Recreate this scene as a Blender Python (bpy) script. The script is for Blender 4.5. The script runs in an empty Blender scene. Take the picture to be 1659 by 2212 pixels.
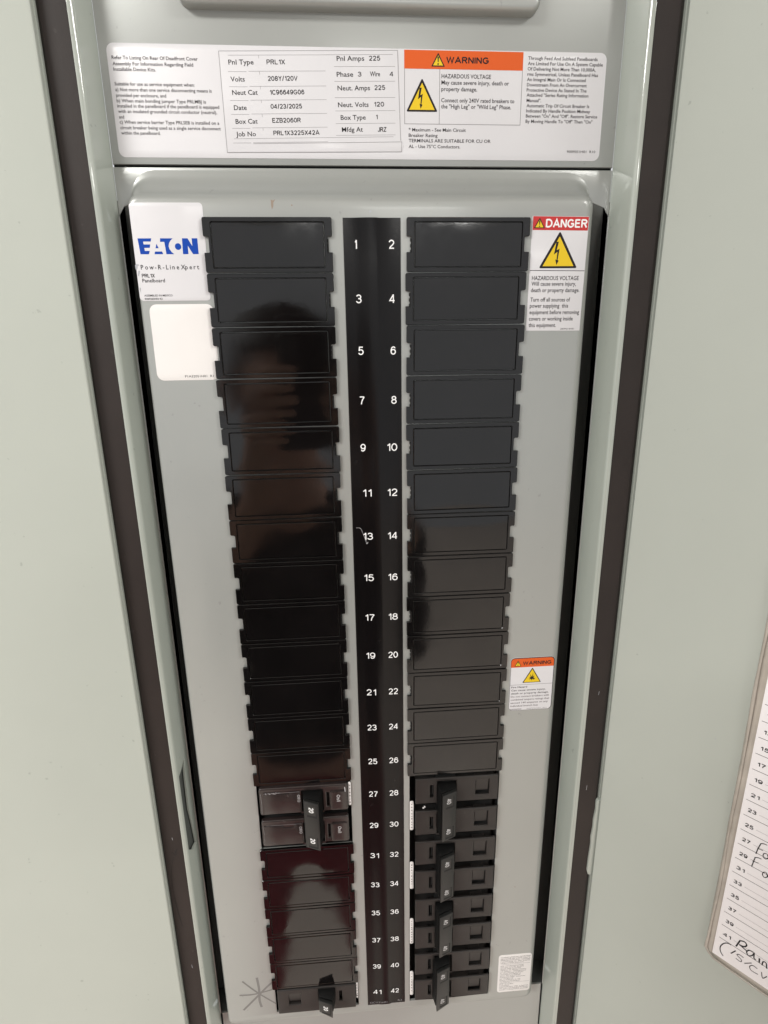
import bpy, bmesh, math, random
from mathutils import Vector, Matrix, noise
from mathutils.geometry import tessellate_polygon
random.seed(7)
C = bpy.context.scene.collection
SC = bpy.context.scene
MM = 0.001
R = math.radians

# ------------------------------------------------------------ camera, world, lights, exposure
cam_d = bpy.data.cameras.new('camera'); cam = bpy.data.objects.new('camera', cam_d); C.objects.link(cam)
cam_d.sensor_fit = 'VERTICAL'; cam_d.sensor_height = 36; cam_d.sensor_width = 27
cam_d.lens = 1265.43*36/2212
cam_d.clip_start = 0.01; cam_d.clip_end = 50
right = Vector((0.99699401, -0.07638631, -0.01296421))
down = Vector((-0.03399281, -0.28089025, -0.95913772))
fwd = Vector((0.06962347, 0.95669525, -0.28264248))
mt = Matrix((right, -down, -fwd)).transposed().to_4x4()
mt.translation = Vector((-32.837, -314.226, -55.098))*MM
cam.matrix_world = mt
SC.camera = cam
w = bpy.data.worlds.new("World"); SC.world = w; w.use_nodes = True
w.node_tree.nodes['Background'].inputs[0].default_value = (0.96, 0.98, 1.0, 1)
w.node_tree.nodes['Background'].inputs[1].default_value = 0.66

def area(name, loc, target, sx, sy, power, col=(1, 1, 1)):
    d = bpy.data.lights.new(name, 'AREA'); d.shape = 'RECTANGLE'; d.size = sx; d.size_y = sy
    d.energy = power; d.color = col
    o = bpy.data.objects.new(name, d); C.objects.link(o); o.location = loc
    o.rotation_euler = (Vector(target)-Vector(loc)).to_track_quat('-Z', 'Y').to_euler()
    return o
for lx, ly, pw in ((-1.7, -1.5, 80), (1.8, -1.4, 70), (0.4, -4.4, 45)):
    area('ceiling_light', (lx, ly, 1.0), (lx, ly, 0), 1.2, 0.6, pw, (1.0, 0.985, 0.95))
SC.view_settings.view_transform = 'Standard'; SC.view_settings.look = 'None'
SC.view_settings.exposure = 0.17; SC.view_settings.gamma = 1

# ------------------------------------------------------------ materials
def mat(name, col, rough=0.5, coat=0.0, coatr=0.05, bump=0.0, bscale=400.0, var=0.0, vscale=12.0,
        metal=0.0, spec=0.5, world=False, specks=0.0, alpha=None, rvar=0.0, smudge=0.0):
    m = bpy.data.materials.new(name); m.use_nodes = True
    nt = m.node_tree; b = nt.nodes['Principled BSDF']
    b.inputs['Base Color'].default_value = (*col, 1); b.inputs['Roughness'].default_value = rough
    b.inputs['Metallic'].default_value = metal; b.inputs['Specular IOR Level'].default_value = spec
    b.inputs['Coat Weight'].default_value = coat; b.inputs['Coat Roughness'].default_value = coatr
    tc = nt.nodes.new('ShaderNodeTexCoord'); geo = nt.nodes.new('ShaderNodeNewGeometry')
    def noise_n(sc, det=4, rgh=0.55):
        n = nt.nodes.new('ShaderNodeTexNoise'); n.inputs['Scale'].default_value = sc
        n.inputs['Detail'].default_value = det; n.inputs['Roughness'].default_value = rgh
        nt.links.new(geo.outputs['Position'] if world else tc.outputs['Object'], n.inputs['Vector']); return n
    def ramp(src, p0, p1, c0, c1):
        r = nt.nodes.new('ShaderNodeValToRGB'); r.color_ramp.elements[0].position = p0
        r.color_ramp.elements[1].position = p1
        r.color_ramp.elements[0].color = (*c0, 1); r.color_ramp.elements[1].color = (*c1, 1)
        nt.links.new(src, r.inputs[0]); return r
    last = None
    if var > 0:
        n = noise_n(vscale)
        r = ramp(n.outputs['Fac'], 0.3, 0.7, tuple(c*(1-var) for c in col), tuple(min(1, c*(1+var)) for c in col))
        last = r.outputs[0]
    if specks > 0:
        n = noise_n(260, 2, 0.5)
        r = ramp(n.outputs['Fac'], 0.73, 0.77, (0, 0, 0), (1, 1, 1))
        mx = nt.nodes.new('ShaderNodeMix'); mx.data_type = 'RGBA'
        ml = nt.nodes.new('ShaderNodeMath'); ml.operation = 'MULTIPLY'; ml.inputs[1].default_value = specks
        nt.links.new(r.outputs[0], ml.inputs[0]); nt.links.new(ml.outputs[0], mx.inputs[0])
        if last: nt.links.new(last, mx.inputs[6])
        else: mx.inputs[6].default_value = (*col, 1)
        sc = tuple(c*0.35+0.01 for c in col) if sum(col) > 0.5 else tuple(c*2+0.05 for c in col)
        mx.inputs[7].default_value = (*sc, 1)
        last = mx.outputs[2]
    if last: nt.links.new(last, b.inputs['Base Color'])
    if rvar > 0:
        n = noise_n(22, 5, 0.6)
        mr = nt.nodes.new('ShaderNodeMapRange'); mr.inputs[1].default_value = 0.35; mr.inputs[2].default_value = 0.7
        mr.inputs[3].default_value = max(0.0, rough-rvar*0.4); mr.inputs[4].default_value = rough+rvar
        nt.links.new(n.outputs['Fac'], mr.inputs[0]); nt.links.new(mr.outputs[0], b.inputs['Roughness'])
    if bump > 0:
        n = noise_n(bscale, 2, 0.5); bp = nt.nodes.new('ShaderNodeBump')
        bp.inputs['Strength'].default_value = bump; bp.inputs['Distance'].default_value = 0.0002
        nt.links.new(n.outputs['Fac'], bp.inputs['Height']); nt.links.new(bp.outputs[0], b.inputs['Normal'])
        nt.links.new(bp.outputs[0], b.inputs['Coat Normal'])
    if alpha is not None:
        b.inputs['Alpha'].default_value = alpha
    return m

GREY = (0.365, 0.38, 0.335)
M = {}
M['paint'] = mat('grey_enamel', (0.35, 0.36, 0.345), 0.34, 0.3, 0.12, 0.06, 900, 0.03, 9, metal=0.3, specks=0.25)
M['frame_paint'] = mat('frame_enamel', (0.36, 0.39, 0.35), 0.42, 1.0, 0.04, 0.05, 700, 0.03, 14, specks=0.3)
M['door_paint'] = mat('door_enamel', (0.43, 0.455, 0.41), 0.5, 0.15, 0.3, 0.12, 900, 0.03, 7, specks=0.35)
M['brown'] = mat('dark_brown_strip', (0.023, 0.0165, 0.0145), 0.5, 0, 0.3, 0.2, 600, 0.15, 20, spec=0.35, specks=0.15)
M['black'] = mat('glossy_black_plastic', (0.004, 0.0033, 0.0033), 0.06, 0, 0, 0.03, 900, 0.3, 30, spec=0.62, specks=0.12, rvar=0.09, world=True)
M['lever'] = mat('shade_black_lever', (0.002, 0.002, 0.002), 0.6, spec=0.2)  # shade on the handles' sides and top, put into the colour
M['black_matte'] = mat('black_breaker_plastic', (0.016, 0.0135, 0.0125), 0.42, 0, 0, 0.25, 1200, 0.15, 60, specks=0.2, world=True)
M['black_brown'] = mat('brown_black_plastic', (0.022, 0.0155, 0.015), 0.26, 0, 0, 0.2, 1200, 0.15, 60, spec=.7, specks=0.35, world=True)
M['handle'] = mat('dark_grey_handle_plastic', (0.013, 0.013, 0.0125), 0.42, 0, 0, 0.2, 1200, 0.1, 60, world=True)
M['hole'] = mat('dark_recess', (0.006, 0.006, 0.006), 0.7)
M['strip'] = mat('black_vinyl_strip', (0.004, 0.0033, 0.0035), 0.2, 0, 0, 0.05, 700, 0.1, 40, spec=0.26, specks=0.15)
M['label'] = mat('white_vinyl', (0.66, 0.65, 0.67), 0.36, 0.15, 0.1, 0.12, 300, 0.02, 30)
M['label_matte'] = mat('white_paper', (0.76, 0.735, 0.72), 0.55, 0, 0, 0.05, 300, 0.02, 30)
M['ink'] = mat('black_ink', (0.02, 0.018, 0.02), 0.5, spec=0.15)
M['inkgrey'] = mat('grey_ink', (0.05, 0.045, 0.05), 0.5, spec=0.15)
M['inklight'] = mat('pale_grey_ink', (0.25, 0.24, 0.25), 0.5)
M['inkfade'] = mat('faded_ink', (0.12, 0.10, 0.11), 0.5, spec=0.15)
M['white'] = mat('white_ink', (0.85, 0.85, 0.85), 0.4)
M['offwhite'] = mat('off_white_ink', (0.5, 0.49, 0.5), 0.4)
M['orange'] = mat('orange_ink', (0.66, 0.10, 0.012), 0.4, spec=.3)
M['red'] = mat('red_ink', (0.52, 0.035, 0.035), 0.4, spec=.3)
M['yellow'] = mat('yellow_ink', (0.75, 0.52, 0.015), 0.4, spec=.3)
M['blue'] = mat('blue_ink', (0.005, 0.055, 0.36), 0.4, spec=.2)
M['pencil'] = mat('pencil_mark', (0.19, 0.183, 0.175), 0.6)
M['smudge'] = mat('grey_smudge', (0.38, 0.39, 0.42), 0.5)
M['rust'] = mat('rusty_scuff', (0.28, 0.22, 0.17), 0.6)
M['sleeve'] = mat('yellowed_clear_plastic', (0.42, 0.38, 0.33), 0.25, 0.3, 0.1, 0.3, 200, 0.15, 60)
M['paper'] = mat('directory_paper', (0.90, 0.87, 0.88), 0.5, 0.2, 0.08, 0.05, 200, 0.015, 20)
M['floor'] = mat('beige_vinyl_floor', (0.58, 0.51, 0.45), 0.35, 0, 0, 0.1, 30, 0.06, 4)
M['added_ceiling'] = mat('added_ceiling_tile', (0.6, 0.6, 0.58), 0.9, 0, 0, 0.1, 30, 0.03, 4)
M['cavity'] = mat('groove_shade_grey', (0.11, 0.115, 0.11), 0.6, spec=.2)  # darker than the enamel: the grooves' shade is in the colour
M['darkpaint'] = mat('dark_back_steel', (0.06, 0.065, 0.06), 0.6, 0, 0, 0.2, 300, 0.05, 10)

# ------------------------------------------------------------ helpers
def link(name, me, m, parent=None):
    o = bpy.data.objects.new(name, me); C.objects.link(o)
    if m is not None and not me.materials:
        me.materials.append(M[m] if isinstance(m, str) else m)
    if parent: o.parent = parent
    return o
def obj(name, bm, m, parent=None, smooth=None):
    me = bpy.data.meshes.new(name); bm.to_mesh(me); bm.free()
    if smooth:
        me.polygons.foreach_set('use_smooth', [True]*len(me.polygons))
        try: me.set_sharp_from_angle(angle=R(smooth))
        except Exception: pass
    return link(name, me, m, parent)
def thing(name, label, cat, loc=(0, 0, 0), rotz=0, group=None):
    o = bpy.data.objects.new(name, None); C.objects.link(o); o.empty_display_size = 0.01
    o.location = Vector(loc)*MM; o.rotation_euler = (0, 0, rotz); tag(o, label, cat, group); return o
def tag(o, label, cat, group=None):
    o['label'] = label; o['category'] = cat
    if group: o['group'] = group
def V(x, y, z): return Vector((x, y, z))*MM
def box(bm, x0, x1, y0, y1, z0, z1, bev=0.0, seg=2):
    r = bmesh.ops.create_cube(bm, size=1)['verts']
    for v in r:
        v.co = V((x0+x1)/2+v.co.x*(x1-x0), (y0+y1)/2+v.co.y*(y1-y0), (z0+z1)/2+v.co.z*(z1-z0))
    if bev:
        es = list({e for v in r for e in v.link_edges})
        bmesh.ops.bevel(bm, geom=es, offset=bev*MM, segments=seg, profile=0.5, affect='EDGES')
def rr(x0, x1, z0, z1, r=1.0, n=4, skip=()):
    """rounded rectangle, anticlockwise; skip = corners kept square (0 bl,1 br,2 tr,3 tl)"""
    if x0 > x1: x0, x1 = x1, x0
    if z0 > z1: z0, z1 = z1, z0
    pts = []
    cs = [(x0+r, z0+r, 180), (x1-r, z0+r, 270), (x1-r, z1-r, 0), (x0+r, z1-r, 90)]
    sq = [(x0, z0), (x1, z0), (x1, z1), (x0, z1)]
    for k, (cx, cz, a) in enumerate(cs):
        if k in skip or r <= 0: pts.append(sq[k]); continue
        for i in range(n+1):
            t = R(a+90*i/n); pts.append((cx+r*math.cos(t), cz+r*math.sin(t)))
    return pts
def area2(p): return sum(p[i][0]*p[(i+1) % len(p)][1]-p[(i+1) % len(p)][0]*p[i][1] for i in range(len(p)))/2
def inset(p, d):
    """move an anticlockwise loop inwards by d"""
    n = len(p); out = []
    for i in range(n):
        a = Vector(p[i-1]); b = Vector(p[i]); c = Vector(p[(i+1) % n])
        e1 = (b-a); e2 = (c-b)
        if e1.length < 1e-6: e1 = e2
        if e2.length < 1e-6: e2 = e1
        n1 = Vector((-e1.y, e1.x)).normalized(); n2 = Vector((-e2.y, e2.x)).normalized()
        m_ = (n1+n2); L = m_.length
        if L < 1e-4: out.append((b.x+n1.x*d, b.y+n1.y*d)); continue
        m_ /= L; k = d/max(0.35, m_.dot(n1)); out.append((b.x+m_.x*k, b.y+m_.y*k))
    return out
def plate(bm, outer, holes=(), yf=0.0, yb=1.0, b=0.0, seg=2, mp=None):
    """a plate facing -y: front at yf, back at yb, with rounded front edges. mp maps (u,y,v)->xyz"""
    mp = mp or (lambda u, y, v: V(u, y, v))
    outer = list(outer)
    if area2(outer) < 0: outer = outer[::-1]
    loops = [outer]
    for h in holes:
        h = list(h)
        loops.append(h if area2(h) < 0 else h[::-1])
    fronts = []; 
    for lp in loops:
        rings = [(lp, yb)]
        if b > 0:
            for k in range(seg+1):
                t = math.pi/2*k/seg
                rings.append((inset(lp, b*(1-math.cos(t))), yf+b*(1-math.sin(t))))
        else: rings.append((lp, yf))
        vr = [[bm.verts.new(mp(p[0], y, p[1])) for p in l] for l, y in rings]
        for a, c in zip(vr, vr[1:]):
            n = len(a)
            for i in range(n):
                j = (i+1) % n
                try: bm.faces.new((a[i], a[j], c[j], c[i]))
                except ValueError: pass
        fronts.append((rings[-1][0], vr[-1]))
    flat = [v for _, vs in fronts for v in vs]
    tris = tessellate_polygon([[Vector((p[0], p[1], 0)) for p in l] for l, _ in fronts])
    for t in tris:
        try: bm.faces.new([flat[i] for i in t])
        except ValueError: pass
    bmesh.ops.recalc_face_normals(bm, faces=bm.faces)
def plate_obj(name, m, parent, outer, holes=(), yf=0, yb=1, b=0, seg=2, smooth=35, mp=None):
    bm = bmesh.new(); plate(bm, outer, holes, yf, yb, b, seg, mp)
    return obj(name, bm, m, parent, smooth)

# ---- flat print: text, rules, filled shapes, kept as thin geometry just proud of its sheet
_fc = {}
def glyphs(body, bold=0.0, res=2):
    k = (body, bold)
    if k in _fc: return _fc[k]
    cu = bpy.data.curves.new('t', 'FONT'); cu.body = body; cu.size = 1; cu.resolution_u = res
    cu.offset = min(bold, 0.010); cu.fill_mode = 'FRONT'
    o = bpy.data.objects.new('t', cu); C.objects.link(o)
    dg = bpy.context.evaluated_depsgraph_get(); me = o.evaluated_get(dg).to_mesh()
    vs = [(v.co.x, v.co.y) for v in me.vertices]; fs = [tuple(p.vertices) for p in me.polygons]
    o.evaluated_get(dg).to_mesh_clear(); bpy.data.objects.remove(o); bpy.data.curves.remove(cu)
    _fc[k] = (vs, fs); return _fc[k]
_cap = {}
def capheight(bold):
    if bold not in _cap:
        v, _ = glyphs('H', bold); _cap[bold] = max(p[1] for p in v)-min(p[1] for p in v)
    return _cap[bold]
def ell(cx, cz, rx, rz, a0, a1, n=14): return [(cx+rx*math.cos(R(a0+(a1-a0)*k/n)), cz+rz*math.sin(R(a0+(a1-a0)*k/n))) for k in range(n+1)]
_o = ell(.3, .5, .3, .5, 90, 450, 20); _o[-1] = _o[0]
_O = ell(.4, .5, .4, .5, 90, 450, 22); _O[-1] = _O[0]
_d = ell(.3, .27, .3, .27, 90, 450, 18); _d[-1] = _d[0]
_e = ell(.3, .77, .25, .23, 90, 450, 16); _e[-1] = _e[0]
_q = ell(.29, .68, .29, .32, 90, 450, 18); _q[-1] = _q[0]
_s = ell(.31, .32, .29, .32, 90, 450, 18); _s[-1] = _s[0]
GL = {
 '0': (.6, [_o]), '1': (.34, [[(.06, .76), (.2, .83), (.34, 1.04)], [(.34, 1.04), (.34, -.06)]]),
 '2': (.6, [ell(.3, .71, .28, .29, 170, -20, 12)+[(.42, .42), (.2, .22), (.04, .0)], [(.0, .0), (.62, .0)]]),
 '3': (.6, [ell(.28, .75, .26, .25, 165, -75, 12)+[(.22, .53)], [(.22, .53)]+ell(.28, .27, .3, .27, 80, -165, 14)]),
 '4': (.62, [[(.62, .25), (-.02, .25), (.44, 1.0)], [(.46, 1.06), (.46, -.06)]]),
 '5': (.6, [[(.56, 1.0), (.13, 1.0), (.05, .5)], [(.05, .5)]+ell(.29, .32, .3, .32, 125, -160, 16)]),
 '6': (.6, [_s, [(.56, .8), (.46, .96), (.3, 1.0), (.12, .88), (.03, .6), (.02, .34)]]),
 '7': (.6, [[(.0, 1.0), (.6, 1.0)], [(.6, .98), (.38, .62), (.26, .3), (.2, -.06)]]),
 '8': (.6, [_d, _e]), '9': (.6, [_q, [(.04, .2), (.14, .04), (.28, .0), (.48, .12), (.56, .4), (.58, .66)]]),
 'A': (.78, [[(-.02, -.06), (.39, 1.04), (.8, -.06)], [(.14, .32), (.64, .32)]]),
 'B': (.62, [[(0, -.06), (0, 1.06)], [(0, 1), (.4, 1)]+ell(.38, .77, .22, .23, 80, -80, 8)+[(0, .54)], [(.38, .54)]+ell(.38, .27, .26, .27, 80, -80, 8)+[(0, 0)]]),
 'C': (.74, [ell(.4, .5, .4, .5, 42, 318, 18)]),
 'D': (.72, [[(0, -.06), (0, 1.06)], [(0, 1), (.3, 1)]+ell(.3, .5, .42, .5, 80, -80, 12)+[(.3, 0), (0, 0)]]),
 'E': (.6, [[(0, -.06), (0, 1.06)], [(0, 1), (.6, 1)], [(0, .53), (.55, .53)], [(0, 0), (.62, 0)]]),
 'F': (.56, [[(0, -.06), (0, 1.06)], [(0, 1), (.58, 1)], [(0, .5), (.5, .5)]]),
 'G': (.8, [ell(.4, .5, .4, .5, 42, 335, 18)+[(.79, .46)], [(.42, .46), (.82, .46)]]),
 'H': (.66, [[(0, -.06), (0, 1.06)], [(.66, -.06), (.66, 1.06)], [(0, .53), (.66, .53)]]),
 'I': (.0, [[(0, -.06), (0, 1.06)]]), 'J': (.46, [[(.46, 1.06), (.46, .25)]+ell(.23, .23, .23, .23, 0, -175, 9)]),
 'K': (.66, [[(0, -.06), (0, 1.06)], [(.64, 1.04), (0, .38)], [(.2, .6), (.68, -.04)]]),
 'L': (.54, [[(0, 1.06), (0, 0)], [(0, 0), (.56, 0)]]),
 'M': (.8, [[(0, -.06), (0, 1.03)], [(0, 1.03), (.4, .04), (.8, 1.03)], [(.8, 1.03), (.8, -.06)]]),
 'N': (.66, [[(0, -.06), (0, 1.05)], [(0, 1.05), (.66, -.05)], [(.66, -.05), (.66, 1.06)]]),
 'O': (.8, [_O]), 'P': (.62, [[(0, -.06), (0, 1.06)], [(0, 1), (.36, 1)]+ell(.36, .74, .26, .26, 80, -80, 8)+[(0, .47)]]),
 'R': (.66, [[(0, -.06), (0, 1.06)], [(0, 1), (.38, 1)]+ell(.38, .76, .26, .24, 80, -80, 8)+[(0, .51)], [(.36, .51), (.66, -.06)]]),
 'S': (.64, [ell(.32, .74, .28, .26, 25, 225, 10)+[(.3, .5)]+ell(.32, .27, .31, .27, 45, -165, 12)]),
 'T': (.7, [[(0, 1), (.7, 1)], [(.35, 1), (.35, -.06)]]), 'U': (.64, [[(0, 1.06), (0, .34)]+ell(.32, .32, .32, .32, 180, 360, 12)+[(.64, 1.06)]]),
 'V': (.72, [[(-.02, 1.05), (.36, -.02), (.74, 1.05)]]), 'W': (1.0, [[(-.02, 1.05), (.24, .0), (.5, 1.0), (.76, .0), (1.02, 1.05)]]),
 'X': (.68, [[(0, 1.05), (.68, -.05)], [(.68, 1.05), (0, -.05)]]), 'Y': (.68, [[(0, 1.05), (.34, .46), (.68, 1.05)], [(.34, .46), (.34, -.06)]]),
 'Z': (.62, [[(0, 1), (.62, 1), (.0, 0), (.64, 0)]]), '/': (.3, [[(0, -.1), (.3, 1.1)]]), '-': (.3, [[(0, .42), (.3, .42)]]), '.': (.02, [[(0, -.06), (0, .08)]]),
}
class Print:
    def __init__(s, mp=None): s.v = []; s.f = []; s.mi = []; s.mats = []; s.mp = mp or (lambda u, y, v: V(u, y, v))
    def m(s, name):
        if name not in s.mats: s.mats.append(name)
        return s.mats.index(name)
    def add(s, pts, faces, y, m):
        o = len(s.v); mi = s.m(m)
        s.v += [s.mp(p[0], y, p[1]) for p in pts]
        for f in faces: s.f.append([o+i for i in f]); s.mi.append(mi)
    def text(s, body, x0, x1, z, cap, y, m='ink', bold=0.0, rot=0, center=False, shear=0, ang=0):
        """baseline at z from x0 to x1 (x1 None: natural width); rot 90 = reads downwards"""
        vs, fs = glyphs(body, bold)
        if not vs: return
        a = min(p[0] for p in vs); b = max(p[0] for p in vs); k = cap/capheight(bold)
        kx = (x1-x0)/(b-a) if x1 is not None else k*0.93
        ox = -(a+b)/2 if center else -a
        out = []
        for px, pz in vs:
            u = (px+ox)*kx; v = pz*k; u += v*shear
            if rot: u, v = v, -u
            if ang: u, v = u*math.cos(ang)-v*math.sin(ang), u*math.sin(ang)+v*math.cos(ang)
            out.append((x0+u, z+v))
        s.add(out, fs, y, m)
    def poly(s, pts, y, m):
        t = tessellate_polygon([[Vector((p[0], p[1], 0)) for p in pts]]); s.add(pts, [list(q) for q in t], y, m)
    def rect(s, x0, x1, z0, z1, y, m): s.add([(x0, z0), (x1, z0), (x1, z1), (x0, z1)], [(0, 1, 2, 3)], y, m)
    def line(s, pts, wd, y, m, closed=False):
        P = [Vector(q) for q in pts]; P = [q for i, q in enumerate(P) if i == 0 or (q-P[i-1]).length > 1e-5]
        n = len(P)
        if n < 2: return
        L = []; Rr = []
        for i in range(n):
            a = P[i-1] if i > 0 else (P[-2] if closed else None); b = P[i+1] if i < n-1 else (P[1] if closed else None)
            e1 = (P[i]-a).normalized() if a is not None else None; e2 = (b-P[i]).normalized() if b is not None else None
            if e1 is None: e1 = e2
            if e2 is None: e2 = e1
            m_ = Vector((-e1.y-e2.y, e1.x+e2.x))
            if m_.length < 1e-4: m_ = Vector((-e1.y, e1.x))
            m_.normalize(); k = wd/2/max(.5, m_.dot(Vector((-e1.y, e1.x))))
            L.append(tuple(P[i]+m_*k)); Rr.append(tuple(P[i]-m_*k))
        s.add(L+Rr, [(n+i, n+i+1, i+1, i) for i in range(n-1)], y, m)
    def block(s, body, x0, x1, z, cap, y, m='ink', wt=0.15, rot=0, ang=0, shear=0):
        """plain sans capitals and digits drawn as strokes; wt = stroke width / cap height"""
        cur = 0; st = []
        for ch in body:
            g = GL.get(ch)
            if g is None: cur += 0.32; continue
            wd, strokes = g
            for q in strokes: st.append([(cur+px, pz) for px, pz in q])
            cur += wd+0.17+wt*0.55
        cur -= 0.17+wt*0.55
        k = cap/(1+wt) if False else cap*(1-wt)
        kx = (x1-x0-cap*wt)/cur if x1 is not None else k*0.95
        for j, q in enumerate(st):
            out = []
            for px, pz in q:
                u = px*kx+cap*wt/2; v = cap*wt/2+pz*k; u += v*shear
                if rot: u, v = v, -u
                if ang: u, v = u*math.cos(ang)-v*math.sin(ang), u*math.sin(ang)+v*math.cos(ang)
                out.append((x0+u, z+v))
            s.line(out, cap*wt, y-0.004*(j % 4), m, closed=(len(q) > 3 and q[0] == q[-1]))
    def frame(s, x0, x1, z0, z1, wd, y, m):
        s.rect(x0, x1, z1-wd, z1, y, m); s.rect(x0, x1, z0, z0+wd, y, m)
        s.rect(x0, x0+wd, z0+wd, z1-wd, y, m); s.rect(x1-wd, x1, z0+wd, z1-wd, y, m)
    def build(s, name, parent):
        me = bpy.data.meshes.new(name); me.from_pydata([tuple(v) for v in s.v], [], s.f)
        for n in s.mats: me.materials.append(M[n])
        me.polygons.foreach_set('material_index', s.mi); me.update()
        return link(name, me, None, parent)
class Marks:
    """the same drawing calls as Print, but every mark becomes an object of its own"""
    def __init__(s, name): s.name = name; s.l = []
    def line(s, *a): p = Print(); p.line(*a); s.l.append(p)
    def poly(s, *a): p = Print(); p.poly(*a); s.l.append(p)
    def flush(s, parent):
        for p in s.l: p.build(s.name, parent)
def smooth_curve(pts, n=6):
    out = []
    for i in range(len(pts)-1):
        p0 = Vector(pts[max(0, i-1)]); p1 = Vector(pts[i]); p2 = Vector(pts[i+1]); p3 = Vector(pts[min(len(pts)-1, i+2)])
        for k in range(n):
            t = k/n
            out.append(tuple(0.5*((2*p1)+(-p0+p2)*t+(2*p0-5*p1+4*p2-p3)*t*t+(-p0+3*p1-3*p2+p3)*t**3)))
    out.append(tuple(pts[-1])); return out
def round_poly(pts, r, n=4):
    out = []; N = len(pts)
    for i in range(N):
        a = Vector(pts[i-1]); b = Vector(pts[i]); c = Vector(pts[(i+1) % N])
        u = (a-b).normalized(); v = (c-b).normalized(); h = math.acos(max(-1, min(1, u.dot(v))))/2
        L = r/math.tan(h); p = b+u*L; q = b+v*L
        for k in range(n+1):
            t = k/n; out.append(tuple(p.lerp(b, t).lerp(b.lerp(q, t), t)))
    return out
BOLT = [(0.23, 1.0), (0.55, 1.0), (0.34, 0.64), (0.71, 0.71), (0.53, 0.22), (0.68, 0.19), (0.40, 0.0),
        (0.22, 0.25), (0.38, 0.22), (0.44, 0.57), (0.0, 0.45)]
def hazard(parent, x0, x1, z0, z1, y, kind, name='hazard_triangle', border='ink', bw=0.07):
    """a yellow triangle with a dark border, holding a bolt, an exclamation mark or a burst"""
    p = Print(); W = x1-x0; H = z1-z0; cx = (x0+x1)/2
    p.poly(round_poly([(x0-W*.02, z0), (x1+W*.02, z0), (cx, z1+H*.05)], W*0.035), y, border)
    k = bw
    p.poly([(x0+W*k*1.15, z0+H*k*0.85), (x1-W*k*1.15, z0+H*k*0.85), (cx, z1-H*k*1.45)], y-0.03, 'yellow')
    if kind == 'bolt':
        bx = cx-W*0.13; s = H*0.66
        p.poly([(bx+u*s*0.36, z0+H*0.09+v*s) for u, v in BOLT], y-0.06, 'ink')
    elif kind == 'mark':
        p.poly([(cx-W*.06, z0+H*.75), (cx+W*.06, z0+H*.75), (cx+W*.03, z0+H*.33), (cx-W*.03, z0+H*.33)], y-0.06, 'ink')
        p.rect(cx-W*.05, cx+W*.05, z0+H*.13, z0+H*.25, y-0.06, 'ink')
    else:
        pts = []
        rr_ = [(0, .20), (20, .33), (32, .17), (55, .36), (68, .20), (80, .5), (95, .2), (112, .47), (124, .19),
               (140, .32), (152, .17), (170, .28), (180, .14)]
        for a, q in rr_: pts.append((cx+math.cos(R(a))*q*W*0.62, z0+H*.22+math.sin(R(a))*q*H*0.9))
        pts += [(cx-W*.13, z0+H*.16), (cx-W*.05, z0+H*.27), (cx, z0+H*.14), (cx+W*.05, z0+H*.27), (cx+W*.13, z0+H*.16)]
        p.poly(pts, y-0.06, 'ink')
    return p.build(name, parent)

# ------------------------------------------------------------ the setting: floor of the room
bm = bmesh.new(); box(bm, -4000, 4000, -5000, 500, -1760, -1730)
fl = obj('floor', bm, 'floor'); fl['kind'] = 'structure'
bm = bmesh.new(); box(bm, -4000, 4000, -5000, 500, 1040, 1060)  # out of view, added to hold back light from above
ce = obj('added_ceiling', bm, 'added_ceiling'); ce['kind'] = 'structure'

# ------------------------------------------------------------ cabinet frame (inner flanges, brown strips, left trim)
ZT, ZB = 230, -720
frame = thing('electrical_cabinet', 'grey steel electrical cabinet with dark brown strips and its door open on the right', 'cabinet', (0, 0, 0))
def extrude_profile(bm, prof, z0, z1, n=1, wob=None):
    rows = []
    for k in range(n+1):
        z = z0+(z1-z0)*k/n
        rows.append([bm.verts.new(V(x+(wob(z, i) if wob else 0), y, z)) for i, (x, y) in enumerate(prof)])
    for a, b in zip(rows, rows[1:]):
        for i in range(len(prof)-1): bm.faces.new((a[i], a[i+1], b[i+1], b[i]))
def arc(cx, cy, r, a0, a1, n=5): return [(cx+r*math.cos(R(a0+(a1-a0)*k/n)), cy+r*math.sin(R(a0+(a1-a0)*k/n))) for k in range(n+1)]
# flanges: steel walls leaning outwards by 15 degrees, the left one with a punched slot
XL, XR = -137.7, 110.3
TS, TC = math.sin(R(15)), math.cos(R(15))
bm = bmesh.new()
# u runs up the slope from the back edge (0) to the fold (13.2), v is z
sl_ = [(12.6, -316.2), (9.0, -313.6), (5.6, -309.0), (6.4, -330.5), (6.8, -346.0), (4.8, -362.0), (3.6, -376.5), (8.2, -377.8), (12.6, -373.6)]
plate(bm, [(0, ZB), (13.2, ZB), (13.2, ZT), (0, ZT)], [sl_], 0, 1.2, 0.0, 2, lambda u, y, v: V(XL-u*TS-y*TC, 12.2-u*TC+y*TS, v))
fx, fy = XL-13.2*TS, 12.2-13.2*TC
extrude_profile(bm, [(fx+2.2*math.cos(R(a))-2.2*TC, fy+2.2*math.sin(R(a))+2.2*TS) for a in range(-15, -106, -15)], ZB, ZT, 1)
obj('flange', bm, 'frame_paint', frame, 50)
bm = bmesh.new()
bm.faces.new([bm.verts.new(V(XL-u*TS-2.2*TC, 12.2-u*TC+2.2*TS, v)) for u, v in ((3, -385), (13.2, -385), (13.2, -305), (3, -305))])
obj('slot_backing', bm, 'darkpaint', frame)
bm = bmesh.new()
gx, gy = XR+15.0*TS, 12.2-15.0*TC
extrude_profile(bm, [(XR, 12.2), (gx, gy)]+[(gx+2.4*TC+2.4*math.cos(R(180+a)), gy+2.4*TS+2.4*math.sin(R(180+a))) for a in range(30, 106, 15)], ZB, ZT, 1)
obj('flange', bm, 'frame_paint', frame, 50)
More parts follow.
